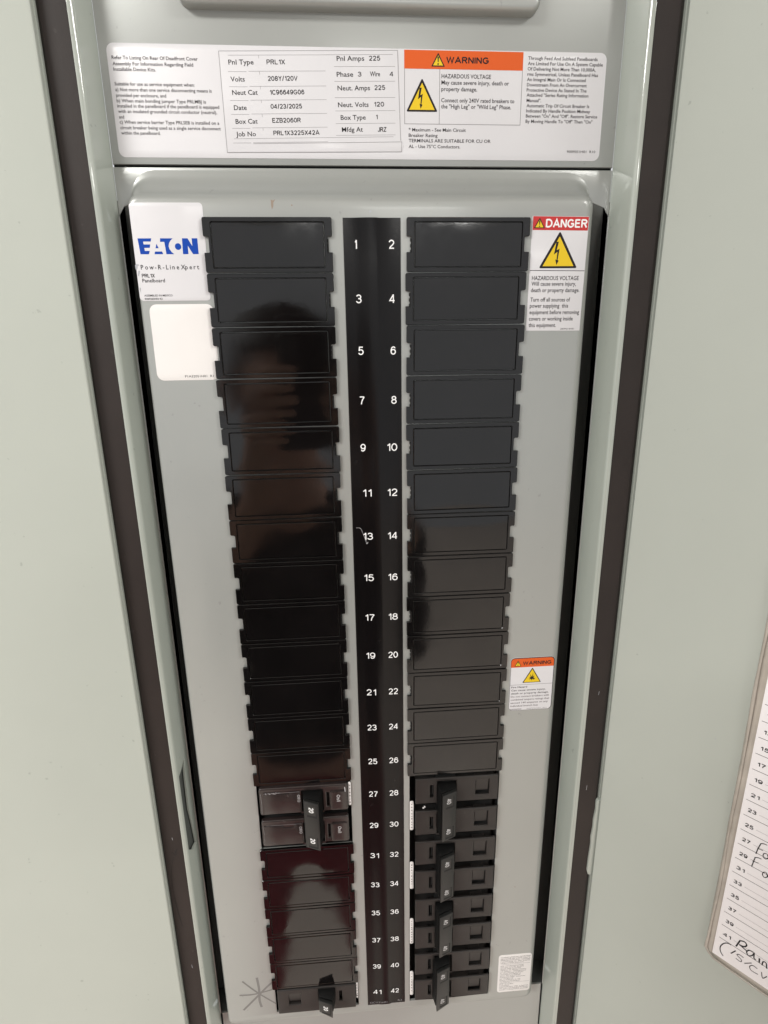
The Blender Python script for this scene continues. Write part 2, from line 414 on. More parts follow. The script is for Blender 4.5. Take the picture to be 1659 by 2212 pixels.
# brown strips, their inner edge slightly ragged
def strip(xa, xb, y, sgn):
    bm = bmesh.new(); n = 160; rows = []
    for k in range(n+1):
        z = ZB+(ZT-ZB)*k/n
        wv = 0.35*noise.noise(Vector((sgn*3, 0, z*0.03)))+0.2*noise.noise(Vector((sgn*9, 0, z*0.15)))
        xi = xa+wv*sgn; m1 = xa+(xb-xa)*0.12; m2 = xa+(xb-xa)*0.86
        rows.append([bm.verts.new(V(x, yy, z)) for x, yy in ((xi, y+1.2), (xi+sgn*0.3, y), (m1, y-0.05), (m2, y+0.05), (xb, y+1.3))])
    for a, b in zip(rows, rows[1:]):
        for i in range(4): bm.faces.new((a[i], a[i+1], b[i+1], b[i]))
    return obj('brown_strip', bm, 'brown', frame, 30)
strip(-143.10000000000002, -157.8, -1.5, -1)
strip(117.0, 131.2, -3.2, 1)
# left trim face with a folded lip
bm = bmesh.new()
extrude_profile(bm, [(-157.1, 3)]+[(-157.1, -1), (-157.1, -5.9)]+arc(-157.1-0.9, -5.9, 0.9, 0, -90, 4)+[(-300, -6.8), (-480, -6.8)], ZB, ZT, 1)
obj('trim_face', bm, 'door_paint', frame, 40)
bm = bmesh.new(); box(bm, -157.1-.9, -157.1+.5, -3.2, -2.2, ZB, ZT)
obj('trim_lip', bm, 'frame_paint', frame)
bm = bmesh.new(); box(bm, 130.0, 160, -.9, .2, ZB, ZT); obj('hinge_stile', bm, 'frame_paint', frame)
bm = bmesh.new(); box(bm, 131.5, 132.9, -3.9, -.8, ZB, ZT, .3); obj('strip_edging', bm, 'frame_paint', frame)
# scratches on the left brown strip
p = Marks('scratch')
p.line(smooth_curve([(-151.4, -372.6), (-149.1, -375.7), (-148.4, -372.0)]), 0.35, -1.65, 'hole')
p.line(smooth_curve([(-150.7, -376.7), (-153.3, -389.1), (-154.0, -404.6), (-152.8, -424.3), (-151.1, -436.7)]), 0.22, -1.65, 'hole')
p.line([(-147.6, -370.5), (-149.4, -374.1)], 0.6, -1.66, 'hole')
p.line([(-149.9, -361.2), (-149.7, -363.3)], 0.25, -1.65, 'smudge')
p.line([(-148.9, -471.9), (-148.7, -475.0)], 0.25, -1.65, 'smudge')
p.line([(122.5, -341.0), (122.3, -344.6)], 0.25, -3.35, 'smudge')
p.line([(124.2, -269.5), (123.9, -272.1)], 0.22, -3.35, 'smudge')
p.flush(frame)
# grey paint drips over the outer edge of the right brown strip
bm = bmesh.new()
dr = [(133.2, -352.3), (130.8, -351.9), (129.7, -353.9), (129.9, -360.5), (129.0, -368.8), (129.2, -374.9), (128.5, -383.2), (128.9, -389.4),
      (128.4, -401.7), (128.2, -412.0), (128.9, -415.3), (130.6, -415.9), (133.5, -415.1)]
plate(bm, dr, (), -4.9, -2.6, 0.5, 3); obj('paint_drip', bm, 'frame_paint', frame, 60)

# ------------------------------------------------------------ deadfront cover: base sheet and raised pan with its openings
dead = thing('deadfront_cover', 'grey painted steel cover with a raised pan holding two rows of breakers', 'panel cover', (0, 0, 0))
bm = bmesh.new()
plate(bm, [(XL+.15, 26.1), (XR-.15, 26.1), (XR-.15, ZB), (XL+.15, ZB)], [[(XL+.2, -541), (XR-.2, -541), (XR-.2, 4), (XR-3.5, 9), (XR-9, 11), (XL+9, 11), (XL+3.5, 9), (XL+.2, 4)]], 11.8, 13.2, 0.3)
obj('base_sheet', bm, 'paint', dead, 35)
def pan_ring(ex, top, bot, r): return rr(-128-ex*.58, 93.6+ex*1.35, -536.2-bot, 9.4+top, r, 6)
BRK_R = (4.4, 64.2, -530.6, -328.0)
holes = [[(BRK_R[0], BRK_R[2]), (BRK_R[1], BRK_R[2]), (BRK_R[1], BRK_R[3]), (BRK_R[0], BRK_R[3])],
         [(-94.4, -379.3), (-33.9, -379.3), (-33.9, -328.0), (-94.4, -328.0)],
         [(-94.0, -529.6), (-33.6, -529.6), (-33.6, -504.6), (-94.0, -504.6)]]
PY = 1.3
bm = bmesh.new()
rings = [(0, 0, 0, 3.5, PY), (1.3, 1.3, 1.3, 4, PY+0.25), (2.5, 2.5, 2.5, 4.6, PY+1.1), (3.3, 3.4, 3.3, 5.4, PY+2.3), (3.6, 4.2, 3.7, 7, PY+3.8),
         (3.7, 7.0, 4.0, 8, 7.6), (3.8, 9.0, 4.2, 9, 9.6), (3.9, 11.0, 4.6, 10, 10.9), (4.0, 13.0, 5.2, 11, 11.5), (4.1, 15.5, 6.0, 12, 11.75)]
vr = []
for ex, tp, bt, r, y in rings:
    vr.append([bm.verts.new(V(x, y+(0.25*noise.noise(Vector((x*.03, z*.02, 3))) if 2 < y < 9 else 0), z)) for x, z in pan_ring(ex, tp, bt, r)])
for a, c in zip(vr, vr[1:]):
    for i in range(len(a)):
        j = (i+1) % len(a); bm.faces.new((a[i], a[j], c[j], c[i]))
front = pan_ring(*rings[0][:4])
lps = [front]+[h[::-1] for h in holes]
vv = list(vr[0]); 
for h in lps[1:]:
    hv = [bm.verts.new(V(x, PY, z)) for x, z in h]; hb = [bm.verts.new(V(x, PY+1.5, z)) for x, z in h]
    for i in range(len(hv)): bm.faces.new((hv[i], hv[(i+1) % 4], hb[(i+1) % 4], hb[i]))
    vv += hv
for t in tessellate_polygon([[Vector((x, z, 0)) for x, z in l] for l in lps]): bm.faces.new([vv[i] for i in t])
# side walls of the pan drop into the grooves beside it
for s in (-1, 1):
    x = -130.1 if s < 0 else 98.6
    q = [bm.verts.new(V(x, yy, zz)) for yy, zz in ((7.0, 3), (36, 3), (36, -538), (7.0, -538))]
    bm.faces.new(q)
bmesh.ops.recalc_face_normals(bm, faces=bm.faces)
obj('raised_pan', bm, 'paint', dead, 40)
# grooves left and right of the pan, deepened and darkened to carry the shade there
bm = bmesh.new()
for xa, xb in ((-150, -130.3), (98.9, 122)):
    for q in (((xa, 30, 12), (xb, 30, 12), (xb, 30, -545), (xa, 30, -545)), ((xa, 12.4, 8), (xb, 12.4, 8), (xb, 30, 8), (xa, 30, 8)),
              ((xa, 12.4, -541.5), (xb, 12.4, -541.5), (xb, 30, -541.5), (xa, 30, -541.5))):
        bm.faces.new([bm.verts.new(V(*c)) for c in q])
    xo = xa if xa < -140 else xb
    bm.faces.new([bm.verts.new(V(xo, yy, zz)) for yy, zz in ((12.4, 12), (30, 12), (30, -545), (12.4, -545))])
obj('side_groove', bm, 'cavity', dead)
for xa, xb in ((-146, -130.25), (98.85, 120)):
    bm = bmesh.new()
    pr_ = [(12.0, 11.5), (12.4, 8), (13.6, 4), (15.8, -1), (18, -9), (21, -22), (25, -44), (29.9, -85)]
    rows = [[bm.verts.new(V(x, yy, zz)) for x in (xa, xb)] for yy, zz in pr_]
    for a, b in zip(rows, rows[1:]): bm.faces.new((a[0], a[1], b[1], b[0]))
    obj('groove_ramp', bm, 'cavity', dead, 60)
bm = bmesh.new()
for x0, z0, x1, z1 in ((4.4, -530.6, 64.2, -328), (-94.4, -378.4, -33.9, -328), (-94, -529.6, -33.6, -504.6)):
    box(bm, x0-3, x1+3, 14, 15, z0-3, z1+3)
    box(bm, x0-3, x0-1, 2.9, 14, z0-3, z1+3); box(bm, x1+1, x1+3, 2.9, 14, z0-3, z1+3)
    box(bm, x0-3, x1+3, 2.9, 14, z1+1, z1+3); box(bm, x0-3, x1+3, 2.9, 14, z0-3, z0-1)
obj('recess', bm, 'hole', dead)
# marks on the pan: pencil asterisk, scuffs
p = Print(); y = PY-0.06
for pts, wd in (([(-106.0, -493.5), (-105.2, -505), (-105.6, -516), (-104.6, -523)], 1.7), ([(-116.5, -496), (-111, -503), (-104, -511), (-93.8, -521)], 1.2),
                ([(-93.5, -497.5), (-100, -504), (-109, -514.5), (-117.8, -524.5)], 1.5), ([(-119.5, -509.5), (-111, -509.8), (-103, -508.3), (-96.0, -506.5)], 1.2)):
    p.line(smooth_curve(pts, 6), wd, y, 'pencil'); y -= 0.01
p.build('pencil_mark', dead)
p = Marks('scuff_mark')
def blob(pr, cx, cz, r, y, m, n=9, sx=1.0):
    pr.poly([(cx+sx*r*random.uniform(.5, 1.1)*math.cos(R(360*k/n)), cz+r*random.uniform(.5, 1.1)*math.sin(R(360*k/n))) for k in range(n)], y, m)
p.poly([(-62.4, 10.0), (-61.3, 9.6), (-60.2, 10.2), (-61.2, 8.8), (-61.4, 7.0), (-62.1, 5.6), (-62.4, 7.5)], PY-0.05, 'rust')
blob(p, -52.5, 7.6, .5, PY-.05, 'rust'); blob(p, -14.6, 4.9, .8, PY-.05, 'smudge')
blob(p, 79.6, -428.5, .55, PY-.05, 'rust'); blob(p, -104.5, -160, .25, PY-.05, 'smudge', 6)
blob(p, 77, -306, .25, PY-.05, 'smudge', 6); blob(p, -112, -410, .3, PY-.05, 'smudge', 6)
p.flush(dead)

# ------------------------------------------------------------ upper plate with the big rating label, and the raised cover above it
up = thing('upper_cover_plate', 'flat grey steel plate above the breakers that carries the wide rating label', 'cover plate')
plate_obj('plate', 'paint', up, [(XL+.15, 27.3), (XR-.15, 27.3), (XR-.15, ZT), (XL+.15, ZT)], (), 11.7, 13.2, 0.5)
bm = bmesh.new(); box(bm, XL, XR, 14.2, 15, 20, 34); obj('seam_backing', bm, 'hole', up)
top = thing('main_cover', 'raised grey rounded cover cut off by the top edge above the rating label', 'cover')
plate_obj('cover_shell', 'paint', top, rr(-98.6, 66.4, 90.0, 205, 4, 6), (), 5.0, 11.9, 2.2, 5)

# ------------------------------------------------------------ labels
LY = 11.7
# wide rating label
lab = thing('rating_label', 'wide white rating label with an orange warning box above the breaker panel', 'sticker')
plate_obj('label_sheet', 'label', lab, rr(-133.8, 102.4, 30.2, 76.6, 3.2, 5), (), LY-0.15, LY+.02, 0.05)
y = LY-0.22
p = Print()
TL = [("Refer To Listing On Rear Of Deadfront Cover", 70.4, -132.2, -93.0), ("Assembly For Information Regarding Field", 68.0, -132.1, -95.3),
      ("Installable Device Kits.", 65.8, -132.0, -112.5), ("Suitable for use as service equipment when:", 60.0, -132.3, -95.5),
      ("a) Not more than one service disconnecting means is", 57.7, -132.3, -87.8), ("provided per enclosure, and", 55.4, -132.2, -109.0),
      ("b) When main bonding jumper Type PRLMBJ is", 53.2, -132.3, -90.9), ("installed in the panelboard if the panelboard is equipped", 51.1, -132.3, -84.9),
      ("with an insulated grounded circuit conductor (neutral),", 48.9, -132.2, -86.1), ("and", 46.6, -132.1, -129.4),
      ("c) When service barrier Type PRLSEB is installed on a", 44.5, -132.1, -85.5), ("circuit breaker being used as a single service disconnect", 42.2, -132.1, -85.0),
      ("within the panelboard.", 40.0, -132.0, -113.4)]
for s, z, a, b in TL: p.text(s, a+0.4, b, z-0.55+0.3, 1.42, y, 'inkgrey', 0.028)
RT = [("Through Feed And Subfeed Panelboards", 73.7, 63.4, 97.8), ("Are Limited For Use On A System Capable", 71.5, 63.4, 100.6),
      ("Of Delivering Not More Than 10,000A,", 69.3, 63.4, 97.2), ("rms Symmetrical, Unless Panelboard Has", 67.1, 63.3, 98.6),
      ("An Integral Main Or Is Connected", 64.9, 63.3, 92.6), ("Downstream From An Overcurrent", 62.7, 63.4, 93.3),
      ("Protective Device As Stated In The", 60.5, 63.4, 93.4), ('Attached "Series Rating Information', 58.4, 63.5, 94.5),
      ('Manual".', 56.1, 63.6, 70.9), ("Automatic Trip Of Circuit Breaker Is", 53.9, 63.7, 95.3), ("Indicated By Handle Position Midway", 51.7, 63.6, 96.0),
      ('Between "On" And "Off". Restore Service', 49.5, 63.6, 99.8), ('By Moving Handle To "Off" Then "On"', 47.2, 63.6, 97.5)]
for s, z, a, b in RT: p.text(s, a, b, z-0.55, 1.42, y, 'inkgrey', 0.028)
for s, a, b, z in (("HAZARDOUS VOLTAGE", 21.4, 45.5, 65.8), ("May cause severe injury, death or", 21.4, 54.5, 63.2), ("property damage.", 21.4, 38.9, 60.5),
                   ("Connect only 240V rated breakers to", 21.4, 57.5, 55.8), ('the "High Leg" or "Wild Leg" Phase.', 21.4, 56.0, 53.2)):
    p.text(s, a, b, z-0.85, 1.75, y, 'inkgrey', 0.022)
for s, a, b, z in (("* Maximum - See Main Circuit", 5.5, 33.8, 43.2), ("Breaker Rating", 5.5, 19.8, 40.8), ("TERMINALS ARE SUITABLE FOR CU OR", 5.5, 46.4, 38.5),
                   ("AL - Use 75\u00b0C Conductors.", 5.5, 31.2, 36.0)):
    p.text(s, a, b, z-0.75, 1.45, y, 'inkgrey', 0.022)
p.text("900P051H01  R10", 85.5, 100.2, 33.7, 1.1, y, 'ink')
p.build('printed_text', lab)
p = Print()
p.frame(3.4, 61.0, 45.5, 76.2, 0.25, y+.02, 'inklight'); p.rect(20.4, 20.65, 45.6, 68.6, y+.02, 'inklight')
p.rect(3.4, 61.0, 68.6, 76.2, y, 'orange')
p.block("WARNING", 23.6, 44.3, 71.0, 2.75, y-.05, 'ink', 0.21)
p.build('warning_header', lab)
hazard(lab, 16.5, 22.8, 69.6, 75.0, y-.05, 'mark', 'hazard_triangle', bw=0.1)
hazard(lab, 4.6, 19.4, 50.8, 64.2, y, 'bolt')
# the typed data card stuck on the label
card = thing('data_card', 'typed white data card stuck over the middle of the wide rating label', 'sticker')
plate_obj('card_sheet', 'label', card, [(-83.2, 74.3), (0.2, 76.0), (1.8, 38.0), (3.0, 36.6), (2.2, 33.6), (-82.7, 32.5)], (), LY-0.32, LY-.16, 0.03)
y = LY-0.36
p = Print()
def sl(x, z): return z+(x+83)*0.0195
p.line([(-83.1, 74.1), (0.2, 75.8), (1.5, 38.3)], 0.2, y, 'inklight'); p.line([(-83.1, 74.1), (-82.7, 32.6), (1.9, 33.5), (2.1, 37.8), (-70, 36.4)], 0.2, y, 'inklight')
for z in (66.0, 59.9, 54.3, 48.6, 42.8, 36.6): p.line([(-79.5, z), (-71, z+.1)], .14, y, 'inklight'); p.line([(-70, sl(-70, z)), (-34, sl(-34, z))], 0.14, y, 'inklight')
for z in (38.4, 72.5): p.line([(-79, z), (-2, sl(-2, z))], 0.14, y, 'inklight')
for z in (67.5, 61.5, 54.8, 49.3, 44.0, 39.0): p.line([(-30, z+1.3), (-1.0, z+1.8)], 0.14, y, 'inklight')
for z in (72.0, 65.5, 59.6, 54.0, 48.2, 42.5): p.line([(-65, z+.7), (-64.9, z-.5)], 0.14, y, 'inklight')
A = 0.0215
for s, a, b, z in (("Pnl Type", -79.0, -67.4, 69.2), ("Volts", -78.6, -72.0, 62.4), ("Neut Cat", -78.3, -66.4, 57.0), ("Date", -78.0, -72.0, 50.8),
                   ("Box Cat", -77.7, -67.3, 45.1), ("Job No", -77.9, -68.5, 39.8),
                   ("PRL1X", -61.4, -52.8, 69.5), ("208Y/120V", -61.3, -47.3, 62.9), ("1C96649G06", -60.8, -44.4, 57.3), ("04/23/2025", -60.7, -45.8, 51.5),
                   ("EZB2060R", -60.3, -46.7, 45.7), ("PRL1X3225X42A", -60.1, -38.0, 40.4),
                   ("Pnl Amps", -28.6, -15.6, 71.5), ("225", -13.4, -8.0, 71.8), ("Phase", -28.8, -21.0, 65.1), ("3", -18.8, -17.0, 65.3), ("Wire", -13.0, -8.2, 65.5), ("4", -3.6, -1.8, 65.6),
                   ("Neut. Amps", -28.6, -13.1, 59.5), ("225", -11.0, -5.8, 59.9), ("Neut. Volts", -28.6, -13.9, 52.6), ("120", -11.4, -6.4, 53.0),
                   ("Box Type", -27.5, -15.4, 47.3), ("1", -10.6, -9.6, 47.7), ("Mfdg At", -27.1, -16.9, 42.2), ("JRZ", -9.7, -5.4, 42.4)):
    (p.block if s.upper() == s and '.' not in s else p.text)(s, a, b, z-0.4, 2.0, y, 'ink', 0.17 if s.upper() == s and '.' not in s else 0.022, ang=A)
p.build('printed_text', card)

LY = PY
def small_label(name, lbl, outline, m='label'):
    t = thing(name, lbl, 'sticker'); plate_obj('label_sheet', m, t, outline, (), LY-0.15, LY+.02, 0.05); return t
# maker's label
t = small_label('maker_label', 'white rounded label with the blue EATON logo left of cover 1', rr(-129.2, -94.9, -35.4, 8.6, 1.8, 5))
y = LY-0.2
p = Print()
x0 = -126.9; W = 28.2; Z0 = -14.05; Hh = 7.05
def lg(pts): return [(x0+W*u, Z0+Hh*v) for u, v in pts]
p.poly(lg([(0, 1), (.228, 1), (.214, .80), (.085, .80), (.089, .62), (.20, .62), (.186, .40), (.093, .40), (.098, .21), (.178, .21), (.160, 0), (.02, 0)]), y, 'blue')
p.poly(lg([(.335, .38), (.305, .66), (.283, .38)]), y, 'blue')
p.poly(lg([(.268, .17), (.386, .17), (.40, 0), (.255, 0)]), y, 'blue')
arcp = [(.512-.0+.135*(math.cos(R(a))-1)*0.55+.03, .5+.5*math.sin(R(a))) for a in range(90, 271, 20)]
p.poly(lg([(.375, 1), (.585, 1), (.545, .86), (.515, .68), (.505, .5), (.515, .32), (.545, .14), (.585, 0), (.455, 0), (.44, .78), (.372, .78)]), y, 'blue')
p.poly([(-108.2+1.5*math.cos(R(a)), Z0+Hh*.48+1.5*math.sin(R(a))) for a in range(0, 360, 15)], y, 'blue')
p.poly(lg([(.742, 1), (.835, 1), (.905, .5), (.905, 1), (1, 1), (1, 0), (.905, 0), (.827, .54), (.827, 0), (.735, 0)]), y, 'blue')
p.build('logo', t)
p = Print()
xx = -127.0
for ch, wd in zip("Pow-R-LineXpert", (1, 1, 1.35, .7, 1.1, .7, .9, .4, 1, 1, 1, 1, 1, .7, .6)):
    p.text(ch, xx, None, -20.9, 2.1, y, 'ink', 0.02); xx += 28.0*(wd+0.35)/(14.45-0.2+15*0.35-1.0)
p.block("PRL1X", -127.0, -120.8, -24.6, 1.75, y, 'ink', .17); p.text("Panelboard", -127.0, -116.2, -26.8, 1.7, y, 'ink', 0.02)
p.text("ASSEMBLED IN MEXICO", -126.9, -113.3, -33.3, 0.9, y, 'ink', 0.03); p.text("900P283H03 R2", -126.9, -118.3, -35.0+.1, 0.9, y, 'ink', 0.03)
p.build('printed_text', t)
p = Print()
for q in ([(-129.6, -19.0), (-128.8, -18.4), (-128.2, -19.0), (-128.9, -20.8), (-129.5, -21)], [(-128.6, -18.4), (-127.6, -18.8), (-127.9, -19.3)],
          [(-128.2, -21.4), (-127.6, -21.6), (-128.4, -24), (-128.8, -23.6)], [(-128.6, -29), (-128.1, -29.5), (-128.5, -31.5), (-128.8, -30)]):
    p.poly(q, y-.02, 'smudge')
p.build('smudge', t)
# square label beside cover 5 (its code pattern is left out)
t = small_label('blank_label', 'white rounded label below the blue logo label, plain with small black lettering', rr(-125.4, -93.9, -74.0, -37.0, 3.6, 6), 'label_matte')
p = Print(); p.text("P1A32051H01  R1", -111.4, -97.0, -72.6, 1.15, y, 'ink'); p.build('printed_text', t)
# DANGER label
t = small_label('danger_label', 'tall white label with red DANGER header beside cover 2', [(66.5, 3.05), (95.6, 2.75), (95.0, -52.0), (66.1, -51.7)])
p = Print()
p.poly([(66.8, 2.9), (95.4, 2.6), (95.3, -3.7), (66.75, -3.4)], y, 'red'); p.block("DANGER", 73.4, 94.8, -2.3, 4.0, y-.05, 'white', 0.19, ang=-0.008)
p.build('danger_header', t)
hazard(t, 67.5, 72.9, -2.6, 2.0, y-.05, 'mark', bw=.1)
p = Print(); p.line([(66.6, -22.3), (95.2, -22.6)], 0.3, y, 'inkgrey')
for s, a, b, z in (("HAZARDOUS VOLTAGE", 67.8, 92.5, -26.9), ("Will cause severe injury,", 67.7, 91.2, -29.6), ("death or property damage.", 67.6, 93.3, -32.7),
                   ("Turn off all sources of", 67.6, 88.7, -37.3), ("power supplying  this", 67.5, 87.9, -40.3), ("equipment before removing", 67.5, 94.0, -43.5),
                   ("covers or working inside", 67.4, 90.9, -46.7), ("this equipment.", 67.4, 82.0, -49.9)):
    p.text(s, a, b, z, 2.0, y, 'ink', 0.02, ang=-0.006)
p.text("387P014H01", 84.6, 91.9, -51.4, 0.8, y, 'ink'); p.build('printed_text', t)
hazard(t, 71.4, 90.7, -21.3, -4.7, y, 'bolt')
# small fire hazard label
t = small_label('fire_hazard_label', 'small white label with orange WARNING header beside cover 20', rr(67.7, 95.7, -283.2, -245.4, 2.6, 5))
p = Print()
p.poly([q for q in rr(67.8, 95.6, -283.1, -245.5, 2.5, 5)], y+.01, 'ink')
p.poly([q for q in rr(68.05, 95.15, -282.9, -246.0, 2.3, 5)], y-.02, 'label')
p.poly([q for q in rr(68.05, 95.15, -252.1, -246.0, 2.2, 5, skip=(0, 1))], y-.05, 'orange')
p.block("WARNING", 75.5, 93.6, -250.6, 2.6, y-.09, 'ink', 0.2)
p.build('warning_header', t)
hazard(t, 70.2, 74.4, -251.3, -247.4, y-.09, 'mark', bw=.1)
hazard(t, 75.9, 87.5, -263.2, -253.1, y-.06, 'burst', bw=.045)
p = Print(); p.line([(68.1, -264.5), (95.2, -264.5)], 0.25, y-.06, 'inklight')
for k, (s, b) in enumerate((("Fire Hazard", 79.0), ("Can cause severe injury,", 91.0), ("death or property damage.", 93.1), ("Do not connect breakers with", 93.5), ("combined ampere ratings that", 93.9),
                            ("exceed 140 amperes on any", 93.1), ("individual branch bus", 86.7), ("connector.", 76.5))):
    p.text(s, 68.9, b, -266.7-2.27*k, 1.25, y-.06, 'inkfade' if k > 2 else 'ink', 0.02)
p.text("900P291H01  R01", 79.5, 92.5, -282.6, .9, y-.06, 'inklight'); p.build('printed_text', t)
# small print label at the bottom
t = small_label('small_print_label', 'small white label full of tiny grey print at the bottom right of the cover', rr(70.8, 95.8, -530.3, -492.8, 2.2, 5), 'label_matte')
p = Print()
rnd = random.Random(3)
def scrib(n): return ''.join(rnd.choice('aeionrst lmcudpH ') for _ in range(n))
for k in range(24):
    z = -495.5-1.42*k
    b = 94.6 if k < 4 or k > 20 else rnd.choice((80, 83, 86, 88)) if k > 14 else rnd.choice((88, 90, 92))
    if k in (5,): p.rect(73.0, 94.8, z+.3, z+.5, y, 'inklight'); continue
    if k in (18,): p.rect(79.0, 94.8, z+.3, z+.5, y, 'inklight')
    p.text(scrib(int((b-72.5)*1.3)), 72.4, b, z, 0.8, y, 'inkgrey', 0.02)
p.build('printed_text', t)

# ------------------------------------------------------------ number strip between the two rows
ns = thing('number_strip', 'long black strip of white circuit numbers 1 to 42 down the middle', 'number strip')
prof = [(-28.2, 0), (-23.5, 0), (-20.0, -0.12), (-16.8, -0.5), (-12.0, -0.5), (-11.0, -0.4), (-9.6, 0), (0.2, 0)]
def sy(x):
    for (a, ya), (b, yb) in zip(prof, prof[1:]):
        if a <= x <= b: return ya+(yb-ya)*(x-a)/(b-a)
    return 0.0
bm = bmesh.new(); rows = []
for k in range(61):
    z = 2.1-532.8*k/60
    lx = -28.2+1.4*k/60; rows.append([bm.verts.new(V((lx if i == 0 else x+(0.6*k/60)), PY-0.25+yy+(0.06*noise.noise(Vector((x*.15, z*.03, 0))) if 0 < i < 7 else 0)
        - (0.5*math.exp(-((z-1)/3.5)**2) if 2 <= i <= 4 else 0), z)) for i, (x, yy) in enumerate(prof)])
for a, b in zip(rows, rows[1:]):
    for i in range(len(prof)-1): bm.faces.new((a[i], a[i+1], b[i+1], b[i]))
obj('strip', bm, 'strip', ns, 60)
ODDX = {1: -22.2, 3: -21.2}; 
for i in range(21):
    for s in (0, 1):
        n = 2*i+1+s
        zc = -9.9-25.37*i-(0.5 if s else 0)*(i/20)
        if s == 0:
            cx = -22.2 if n == 1 else -21.2 if n == 3 else -20.8 if n < 10 else -19.3 if n < 16 else -19.0-0.6*(i/20)
        else: cx = -4.4+0.6*(i/4) if n < 9 else -5.15-1.4*(i-4)/16
        if n in (6,): cx = -4.0
        if n == 8: cx = -3.8
        body = str(n); k = 4.2
        pt = Print(lambda u, yy, v: V(u, PY-0.25+sy(u)-0.3+yy, v))
        wd = (2.9 if n != 1 else 1.35) if n < 10 else (5.9 if n != 11 else 5.2)
        pt.block(body, cx-wd/2, cx+wd/2, zc-k/2, k, 0, 'white', 0.135)
        pt.build('number', ns)
pt = Print(lambda u, yy, v: V(u, PY-0.25+sy(u)-0.12+yy, v))
pt.text("32C1171H01", -25.5, -12.5, -529.2, 1.6, 0, 'inklight'); pt.text("R3", -4.5, -1.5, -529.0, 1.6, 0, 'inklight')
pt.build('printed_text', ns)
pt = Print(lambda u, yy, v: V(u, PY-0.25+sy(u)-0.1+yy, v))
pt.line(smooth_curve([(-25.8, -157.0), (-23.4, -157.4), (-22.0, -160.5), (-20.0, -166.6)]), 0.16, 0, 'offwhite')
pt.line([(-22.4, -159.5), (-21.2, -162.5), (-20.0, -165.2)], 0.1, 0, 'offwhite'); pt.line([(-20.1, -166.8), (-19.2, -165.8)], .2, 0, 'white')
pt.build('scratch', ns)

# ------------------------------------------------------------ blank covers
def notch_outline(x0, x1, z0, z1, rnd, dn=2.5):
    """cover outline with one notch half way down either side, anticlockwise from bottom left"""
    H = z1-z0; a = z1-H*0.345; b = z1-H*0.635; r = 0.8; e = 0.25
    L = rr(x0, x1, z0, z1, r, 3)
    pts = L[:8] + [(x1, b), (x1-dn+e, b), (x1-dn, b+.4), (x1-dn, a-.5), (x1-dn+.6, a), (x1-.4, a), (x1, a+.5)]
    pts += L[8:] + [(x0, a+.5), (x0+.4, a), (x0+dn-.6, a), (x0+dn, a-.5), (x0+dn, b+.4), (x0+dn-e, b), (x0, b)]
    return pts
cover_meshes = {}
def cover_frame_mesh(seed):
    bm = bmesh.new()
    # centre at (0, 0): x -31..31, z -12.45..12.45
    plate(bm, notch_outline(-31, 31, -12.45, 12.45, None), [rr(-27.2, 27.2, -10.45, 10.45, .7, 3)], -0.45, 1.25, 0.2, 1)
    me = bpy.data.meshes.new('frame'); bm.to_mesh(me); bm.free(); me.materials.append(M['black'])
    return me
def cover_panel_mesh():
    bm = bmesh.new()
    nx, nz = 10, 6; W, H = 26.9, 10.15; b = 0.24
    def P(u, v, d=0): 
        return V(u*(W-d), -0.56-(0.04*(1-u*u)+0.05*(1-v*v))+d, v*(H-d))
    g = [[bm.verts.new(P(-1+2*i/nx, -1+2*j/nz, 0) if 0 < i < nx and 0 < j < nz else V((-1+2*i/nx)*(W-b), -0.56, (-1+2*j/nz)*(H-b))) for i in range(nx+1)] for j in range(nz+1)]
    for j in range(nz):
        for i in range(nx): bm.faces.new((g[j][i], g[j][i+1], g[j+1][i+1], g[j+1][i]))
    edge = [g[0][i] for i in range(nx+1)]+[g[j][nx] for j in range(1, nz+1)]+[g[nz][i] for i in range(nx-1, -1, -1)]+[g[j][0] for j in range(nz-1, 0, -1)]
    def out(v): return V(v.co.x/MM/(W-b)*W, -0.28, v.co.z/MM/(H-b)*H)
    o1 = [bm.verts.new(out(v)) for v in edge]; o2 = [bm.verts.new(Vector((v.co.x, 0.9*MM, v.co.z))) for v in o1]
    n = len(edge)
    for i in range(n):
        j = (i+1) % n
        bm.faces.new((edge[i], edge[j], o1[j], o1[i])); bm.faces.new((o1[i], o1[j], o2[j], o2[i]))
    bmesh.ops.recalc_face_normals(bm, faces=bm.faces)
    me = bpy.data.meshes.new('centre_panel'); bm.to_mesh(me); bm.free(); me.materials.append(M['black'])
    me.polygons.foreach_set('use_smooth', [True]*len(me.polygons)); me.set_sharp_from_angle(angle=R(30)); return me
def latch_mesh():
    bm = bmesh.new()
    plate(bm, [(0, -3.4), (1.0, -3.4), (1.0, 3.2), (0, 3.2), (0, 2.0), (.45, 1.7), (.45, .9), (0, .5), (0, -.6), (.4, -1), (.4, -1.7), (0, -2.1)], (), 0.3, 1.27, 0.1, 1)
    me = bpy.data.meshes.new('latch'); bm.to_mesh(me); bm.free(); me.materials.append(M['hole']); return me
fm = cover_frame_mesh(0); pm = cover_panel_mesh(); lm = latch_mesh()
DARK = 'glossy black blank cover plate'
rnd = random.Random(11)
offs = {2: .4, 4: -.6, 6: .1, 8: -.2, 10: -.3, 12: .4, 14: .3, 16: .5, 18: -.3, 20: .1, 22: .4, 24: .4, 26: .4}
ONES = 'zero one two three four five six seven eight nine ten eleven twelve thirteen fourteen fifteen sixteen seventeen eighteen nineteen'.split()
def word(n): return ONES[n] if n < 20 else ('twenty' if n < 30 else 'thirty')+('-'+ONES[n % 10] if n % 10 else '')
